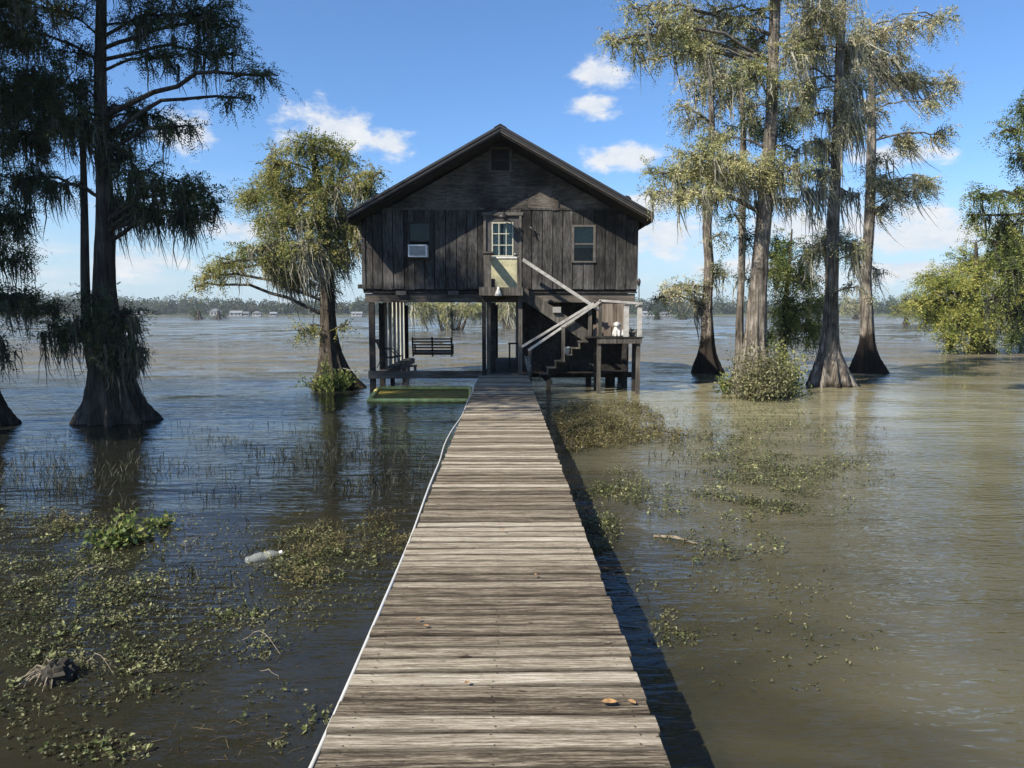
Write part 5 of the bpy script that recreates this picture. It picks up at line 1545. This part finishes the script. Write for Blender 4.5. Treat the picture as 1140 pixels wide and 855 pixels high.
# ------------------------------------------------------------------ shrubs at trunk bases and in the water
def shrub(label, c, r, n, leaf, ls, name='shrub', stems=30, up=.6):
    c = np.array(c); r = np.array(r)
    root = empty(name, tuple(c), label, 'shrub')
    u = unit(rng.normal(size=(stems, 3))); u[:, 2] = abs(u[:, 2]) * .9 + .1
    E = c + u * r * rng.uniform(.45, 1.3, (stems, 1))
    B = c + rng.normal(size=(stems, 3)) * r * .25 * np.array([1, 1, 0]) + np.array([0, 0, -.05])
    m = MB()
    for a, b in zip(B, E): m.tube([a, (a + b) / 2 + np.array([0, 0, .1 * r[2]]), b], [ls * .12, ls * .09, ls * .04], 4)
    m.build('stems', 'twig', root)
    i = rng.integers(0, stems, n); t = rng.uniform(.25, 1.05, (n, 1))
    P = B[i] * (1 - t) + E[i] * t + rng.normal(size=(n, 3)) * r * .13
    P[:, 2] = np.maximum(P[:, 2], .01)
    d = unit(rng.normal(size=(n, 3)) + unit(E[i] - B[i]) * .5 + np.array([0, 0, up * .5]))
    w = unit(np.cross(d, rng.normal(size=(n, 3)))) * ls * .32 * rng.uniform(.7, 1.2, (n, 1)); l = ls * rng.uniform(.7, 1.3, (n, 1))
    q = np.stack([P, P + d * l * .45 - w, P + d * l, P + d * l * .45 + w], 1)
    link_quads('foliage', q, leaf, root)
p = ground(368, 434); shrub('bright green shrub at the base of the cypress beside the house', (p.x, p.y - .15, .05), (.62, .5, .62), 2600, 'leaf_green', .085)
p = ground(848, 444); shrub('tangled dry brown-green shrub around the thickest cypress trunk', (p.x - .1, p.y - .2, .05), (.78, .62, 1.25), 6500, 'leaf_tangle', .065, stems=90)
p = ground(872, 440); shrub('leafy green shrub on the far side of the tangled brown one', (p.x, p.y, .05), (.75, .6, 1.0), 2600, 'leaf_green', .09, stems=40)
p = ground(812, 438); shrub('small green shrub at the near edge of the tangled brown one', (p.x, p.y, .05), (.35, .3, .5), 900, 'leaf_green', .08)
p = ground(132, 603); shrub('leafy bright green water plant, largest clump in the weed bed', (p.x, p.y, .0), (.30, .25, .26), 620, 'leaf_green', .062, name='water_plant', stems=26)
p = ground(176, 586); shrub('thinner green water plant just behind the largest clump', (p.x, p.y, .0), (.20, .15, .13), 150, 'leaf_green', .055, name='water_plant', stems=12)

# ------------------------------------------------------------------ weeds
def pts_in(ells, tot, z=0.0):
    """scatter over ellipses given as (px,py,rx,ry,weight) on the photo, dropped to the water"""
    w = np.array([e[2] * e[3] * e[4] for e in ells], float); w /= w.sum()
    k = rng.choice(len(ells), size=tot, p=w)
    E = np.array([e[:4] for e in ells], float)[k]
    a = rng.uniform(0, 2 * math.pi, tot); r = rng.uniform(0, 1, tot) ** .62
    px = E[:, 0] + E[:, 2] * r * np.cos(a); py = E[:, 1] + E[:, 3] * r * np.sin(a)
    R = np.array(CR)
    d = np.stack([px - 570, -(py - 427.5), np.full(tot, -F)], -1) @ R.T
    q = np.array([0, 0, CAMZ]) + d * ((z - CAMZ) / d[:, 2:3])
    ok = ~((abs(q[:, 0] - DX) < DW / 2 + .06) & (q[:, 1] < 19.5))
    return q[ok]

def clumped(q, thr, scale):
    ph = np.sin(q[:, 0] * scale + 1.7 * np.sin(q[:, 1] * scale * .8)) * np.cos(q[:, 1] * scale * 1.3 + 1.1 * np.sin(q[:, 0] * scale * 1.1)) \
        + .6 * np.sin(q[:, 0] * scale * 2.7 + 2 * np.cos(q[:, 1] * scale * 2.2))
    return q[ph + rng.normal(size=len(q)) * .5 > thr]

def weeds(name, label, q, leaves, ls, hmin, hmax, mat, stem=True):
    n = len(q)
    h = rng.uniform(hmin, hmax, (n, 1))
    lean = rng.normal(size=(n, 2)) * .45
    root = bpy.data.objects.new(name, None)
    top = q + np.concatenate([lean * h, h], -1)
    t = rng.uniform(.35, 1.0, (n, leaves, 1))
    P = q[:, None, :] * (1 - t) + top[:, None, :] * t
    d = rng.normal(size=(n, leaves, 3)) * np.array([1, 1, .35]); d[..., 2] += .25; d = unit(d)
    w = unit(np.cross(d, rng.normal(size=(n, leaves, 3)) * .5 + np.array([0, 0, 1])))
    l = ls * rng.uniform(.6, 1.3, (n, leaves, 1))
    v = np.stack([P, P + d * l * .5 - w * l * .27, P + d * l, P + d * l * .5 + w * l * .27], 2).reshape(-1, 4, 3)
    if stem:
        az = rng.uniform(0, math.pi, (n, 1)); wd = np.concatenate([np.cos(az), np.sin(az), 0 * az], -1) * ls * .06
        b = q - np.array([0, 0, .03])
        v = np.concatenate([v, np.stack([b - wd, b + wd, top + wd * .5, top - wd * .5], 1)])
    o = link_quads(name, v, mat)
    tag(o, label, kind='stuff')

LEFT = [(60, 590, 75, 24, 1), (30, 640, 60, 28, 1), (100, 650, 85, 26, 1.1), (60, 690, 75, 22, 1), (175, 690, 80, 12, .8), (250, 690, 70, 10, .8), (370, 612, 80, 26, 1.2), (330, 640, 55, 14, 1.1), (300, 682, 50, 9, .7), (130, 625, 60, 20, 1),
        (20, 572, 45, 9, .8), (185, 595, 40, 18, .7), (150, 735, 60, 20, .35), (60, 735, 50, 16, .5), (110, 835, 60, 20, .25), (250, 720, 70, 12, .4), (200, 780, 60, 20, .2), (420, 600, 40, 18, .8), (20, 800, 30, 40, .2), (320, 790, 60, 30, .15)]
q = np.concatenate([clumped(pts_in(LEFT, 6500), -.1, 3.1), pts_in([(150, 660, 230, 95, 1), (350, 630, 110, 60, .6), (60, 780, 80, 70, .3)], 2600)])
weeds('water_weeds', 'pale green leafy weeds on the shallow water left of the boardwalk', q, 4, .020, .003, .04, 'weed')
q = clumped(pts_in([(380, 605, 75, 22, 1), (430, 590, 35, 20, 1), (330, 640, 40, 12, 1), (60, 585, 60, 14, .8)], 2600), .0, 3.0)
weeds('browning_weeds', 'brownish weed stalks on the water left of the boardwalk', q, 4, .020, .01, .09, 'weed_brown')
RB = [(680, 475, 62, 26, 1.6), (650, 470, 36, 20, 1.6), (700, 458, 26, 12, 1.2), (640, 490, 22, 16, 1.2), (755, 488, 42, 10, .8)]
q = clumped(pts_in(RB, 6000), -.25, 2.6)
weeds('brown_weed_bed', 'dense brown-green weed bed standing right in front of the stairs', q, 4, .040, .03, .17, 'weed_brown')
RG = [(690, 545, 35, 20, 1), (665, 590, 26, 26, 1), (645, 560, 22, 20, .8), (840, 482, 80, 16, 1), (860, 520, 85, 22, 1.1), (835, 560, 75, 22, 1.1), (935, 482, 50, 14, .6), (790, 500, 50, 14, .7), (905, 560, 50, 20, .5), (740, 560, 40, 20, .3), (800, 610, 80, 20, .3), (760, 460, 60, 8, .6), (850, 458, 60, 8, .8), (960, 520, 40, 25, .3)]
q = clumped(pts_in(RG, 12000), -.1, 2.0)
weeds('floating_weeds', 'scattered green and tan weeds on the water right of the boardwalk', q, 3, .026, .006, .08, 'weed')
q = pts_in([(750, 712, 30, 12, 1), (740, 690, 16, 16, .8), (770, 705, 30, 5, 1), (840, 650, 90, 20, .3), (900, 700, 90, 50, .1), (640, 577, 8, 4, 1), (720, 650, 30, 20, .4), (850, 760, 100, 30, .06), (300, 732, 10, 4, 1), (278, 733, 8, 3, 1), (310, 832, 14, 6, 1), (215, 705, 10, 5, 1), (150, 775, 60, 20, .15)], 360)
weeds('floating_leaves', 'loose bright leaves drifting flat on the shallow water', q, 4, .022, .002, .02, 'weed', False)
q = clumped(pts_in(LEFT, 1100), .15, 3.1)
weeds('leafy_weeds', 'larger-leaved green weeds rising out of the left weed bed', q, 5, .032, .01, .07, 'weed_bright')
q = clumped(pts_in(RG, 800), .1, 2.0)
weeds('leafy_weeds', 'larger-leaved green weeds among the floating weeds on the right', q, 5, .040, .03, .12, 'weed_bright')
# thin dark stalks standing behind the weed beds
q = clumped(pts_in([(250, 500, 240, 30, 1), (60, 530, 90, 25, 1.3), (180, 545, 130, 18, 1), (400, 510, 90, 35, 1.2), (420, 545, 70, 20, 1), (780, 515, 60, 25, .8), (900, 480, 90, 20, .5), (640, 455, 30, 14, .8), (240, 640, 60, 20, .5), (300, 600, 60, 20, .5)], 4200), .05, 1.3)
def reeds(q):
    n = len(q); h = rng.uniform(.03, .12, (n, 1)); lean = rng.normal(size=(n, 2)) * .3
    tt = np.array([-.1, .5, 1.0])[None, :, None]
    top = np.concatenate([lean * h, h], -1)
    pts = q[:, None, :] + top[:, None, :] * tt + np.concatenate([lean * h * .5, -h * .1], -1)[:, None, :] * np.maximum(tt, 0) ** 2
    az = rng.uniform(-.5, .5, (n, 1, 1)); wd = np.concatenate([np.cos(az), np.sin(az), 0 * az], -1) * .0042 * np.array([1, .9, .15])[None, :, None]
    tag(link_ribbons('emergent_stalks', pts, wd, 'reed'), 'thin dark stalks poking out of the rippled water', kind='stuff')
reeds(q)
# drowned mats just under and at the surface
q = clumped(pts_in([(270, 790, 95, 36, 1), (335, 742, 55, 18, 1), (200, 772, 70, 20, 1), (180, 842, 95, 18, 1), (80, 700, 85, 22, .7), (300, 830, 60, 20, 1), (120, 760, 90, 30, .6), (820, 660, 120, 40, .5), (700, 600, 40, 40, .7), (880, 600, 90, 40, .5), (380, 640, 80, 25, .8), (660, 560, 40, 60, .8), (60, 640, 80, 40, .5), (760, 740, 60, 30, .4), (850, 640, 170, 80, .7), (930, 560, 90, 60, .5), (240, 800, 170, 50, 1.2)], 26000), -.4, 1.7)
def mats(q):
    n = len(q)
    q = q + np.array([0, 0, 1]) * rng.uniform(-.09, -.006, (n, 1))
    dx = rng.uniform(0, 2 * math.pi, (n, 1)); d = np.concatenate([np.cos(dx), np.sin(dx) * .8, rng.normal(size=(n, 1)) * .15], -1)
    L = rng.uniform(.03, .12, (n, 1))
    tt = np.linspace(0, 1, 4)[None, :, None]
    pts = q[:, None, :] + d[:, None, :] * tt * L[:, :, None] + rng.normal(size=(n, 4, 3)) * np.array([.02, .02, .006]) * tt
    pts[..., 2] = np.minimum(pts[..., 2], .006)
    w = np.concatenate([-d[:, 1:2], d[:, :1], 0 * dx], -1)[:, None, :] * .003 * np.array([.6, 1, 1, .3])[None, :, None] * rng.uniform(.5, 2.0, (n, 1, 1))
    tag(link_ribbons('submerged_weeds', pts, w, 'weed_sub'), 'brown drowned weed mats just beneath the shallow water', kind='stuff')
mats(q)
# pale dead stems arching over the weed bed
q = pts_in([(270, 700, 40, 40, 1), (150, 640, 80, 40, 1), (110, 750, 60, 20, 1.4), (200, 610, 60, 20, 1), (300, 740, 60, 30, .6)], 26)
def dead(q):
    n = len(q); az = rng.uniform(0, 2 * math.pi, (n, 1)); L = rng.uniform(.12, .40, (n, 1))
    d = np.concatenate([np.cos(az), np.sin(az), 0 * az], -1) * L
    tt = np.linspace(0, 1, 8)[None, :, None]
    pts = q[:, None, :] + d[:, None, :] * tt + np.array([0, 0, 1]) * np.sin(tt * math.pi) * L[:, :, None] * rng.uniform(.1, .4, (n, 1, 1)) + rng.normal(size=(n, 8, 3)) * .006
    w = np.tile(np.array([.0, .0, 1.])[None, None, :] * .0018, (n, 8, 1)) + np.concatenate([-d[:, 1:2], d[:, :1], 0 * az], -1)[:, None, :] * .0024
    tag(link_ribbons('dead_stems', pts, w, 'root'), 'pale dead stems arching over the left weed bed', kind='stuff')
dead(q)

# ------------------------------------------------------------------ houses on the far bank
def far_house(px, w_px, h_px, label, wall='house_white', roof_='house_roof', gable=False):
    Y = SHORE - 4 + 12 * math.sin(X(px, SHORE) * 0.011) + 6 * math.sin(X(px, SHORE) * 0.037)
    s = Y / F; x = X(px, Y); w = w_px * s; h = h_px * s; d = w * .6
    z0 = 0.3
    root = empty('lake_house', (x, Y, z0), label, 'house', 'houses on the far shore')
    m = MB(); m.box(x - w/2, x + w/2, Y, Y + d, z0, z0 + h * .58); m.build('wall', wall, root)
    m = MB()
    zz = z0 + h * .58 + .01
    if gable: m.prism([(x - w*.56, zz), (x + w*.56, zz), (x, z0 + h)], Y - .4, Y + d + .4)
    else:
        b = [(x - w*.54, Y - .5, zz), (x + w*.54, Y - .5, zz), (x + w*.54, Y + d + .5, zz), (x - w*.54, Y + d + .5, zz), (x - w*.50, Y + d/2, z0 + h), (x + w*.50, Y + d/2, z0 + h)]
        m.v = b; m.f = [(3, 2, 1, 0), (0, 1, 5, 4), (2, 3, 4, 5), (1, 2, 5), (3, 0, 4)]
    m.build('roof', roof_, root)
    for k in (-.28, .05, .3):
        g = MB(); g.box(x + w*k - .6, x + w*k + .6, Y - .04, Y - .01, z0 + h*.18, z0 + h*.45); g.build('window', 'interior', root)
    g = MB(); g.box(x - w/2, x + w/2, Y - 3.2, Y - .05, -.2, .28); g.build('boat_deck', 'house_grey', root)
far_house(239, 11, 8.5, 'tall white house on the far shore beside a tiny low bush', 'house_white', 'house_roof', True)
far_house(262, 14, 6, 'long pale house with grey metal roof on the far shore', 'house_grey', 'house_roof')
far_house(273.5, 7, 5, 'low grey boathouse between two wider houses on the far shore', 'house_grey', 'house_roof_dark')
far_house(285.5, 9, 5.5, 'white gabled boathouse on the far shore behind the olive cypress arm', 'house_white', 'house_roof', True)
far_house(304, 8, 4.6, 'small grey house half hidden behind hanging moss on the far shore', 'house_grey', 'house_roof')
far_house(397, 12, 4.8, 'low pale boathouse on the far shore next to the house stilts', 'house_white', 'house_roof')
far_house(154, 7, 5, 'small pale house on the far shore just right of the tallest cypress', 'house_white', 'house_roof')
far_house(722, 13, 5.5, 'long white boathouse on the far shore right of the stair landing', 'house_white', 'house_roof')
far_house(741, 10, 4.5, 'low white boathouse on the far shore beside the tiny bush tree', 'house_white', 'house_roof_dark')

# ------------------------------------------------------------------ air
def haze():
    m = MB(); m.box(-860, 860, -60, 1000, -1.8, 24)
    mt = bpy.data.materials.new('haze'); mt.use_nodes = True
    nt = mt.node_tree; nt.nodes.clear()
    out = nt.nodes.new('ShaderNodeOutputMaterial'); v = nt.nodes.new('ShaderNodeVolumePrincipled')
    v.inputs['Color'].default_value = (0.80, 0.88, 0.96, 1); v.inputs['Density'].default_value = HAZE
    v.inputs['Anisotropy'].default_value = 0.2
    nt.links.new(v.outputs[0], out.inputs['Volume'])
    tag(m.build('haze', mt), 'thin pale air haze over the lake', kind='stuff')
HAZE = 0.00025
haze()
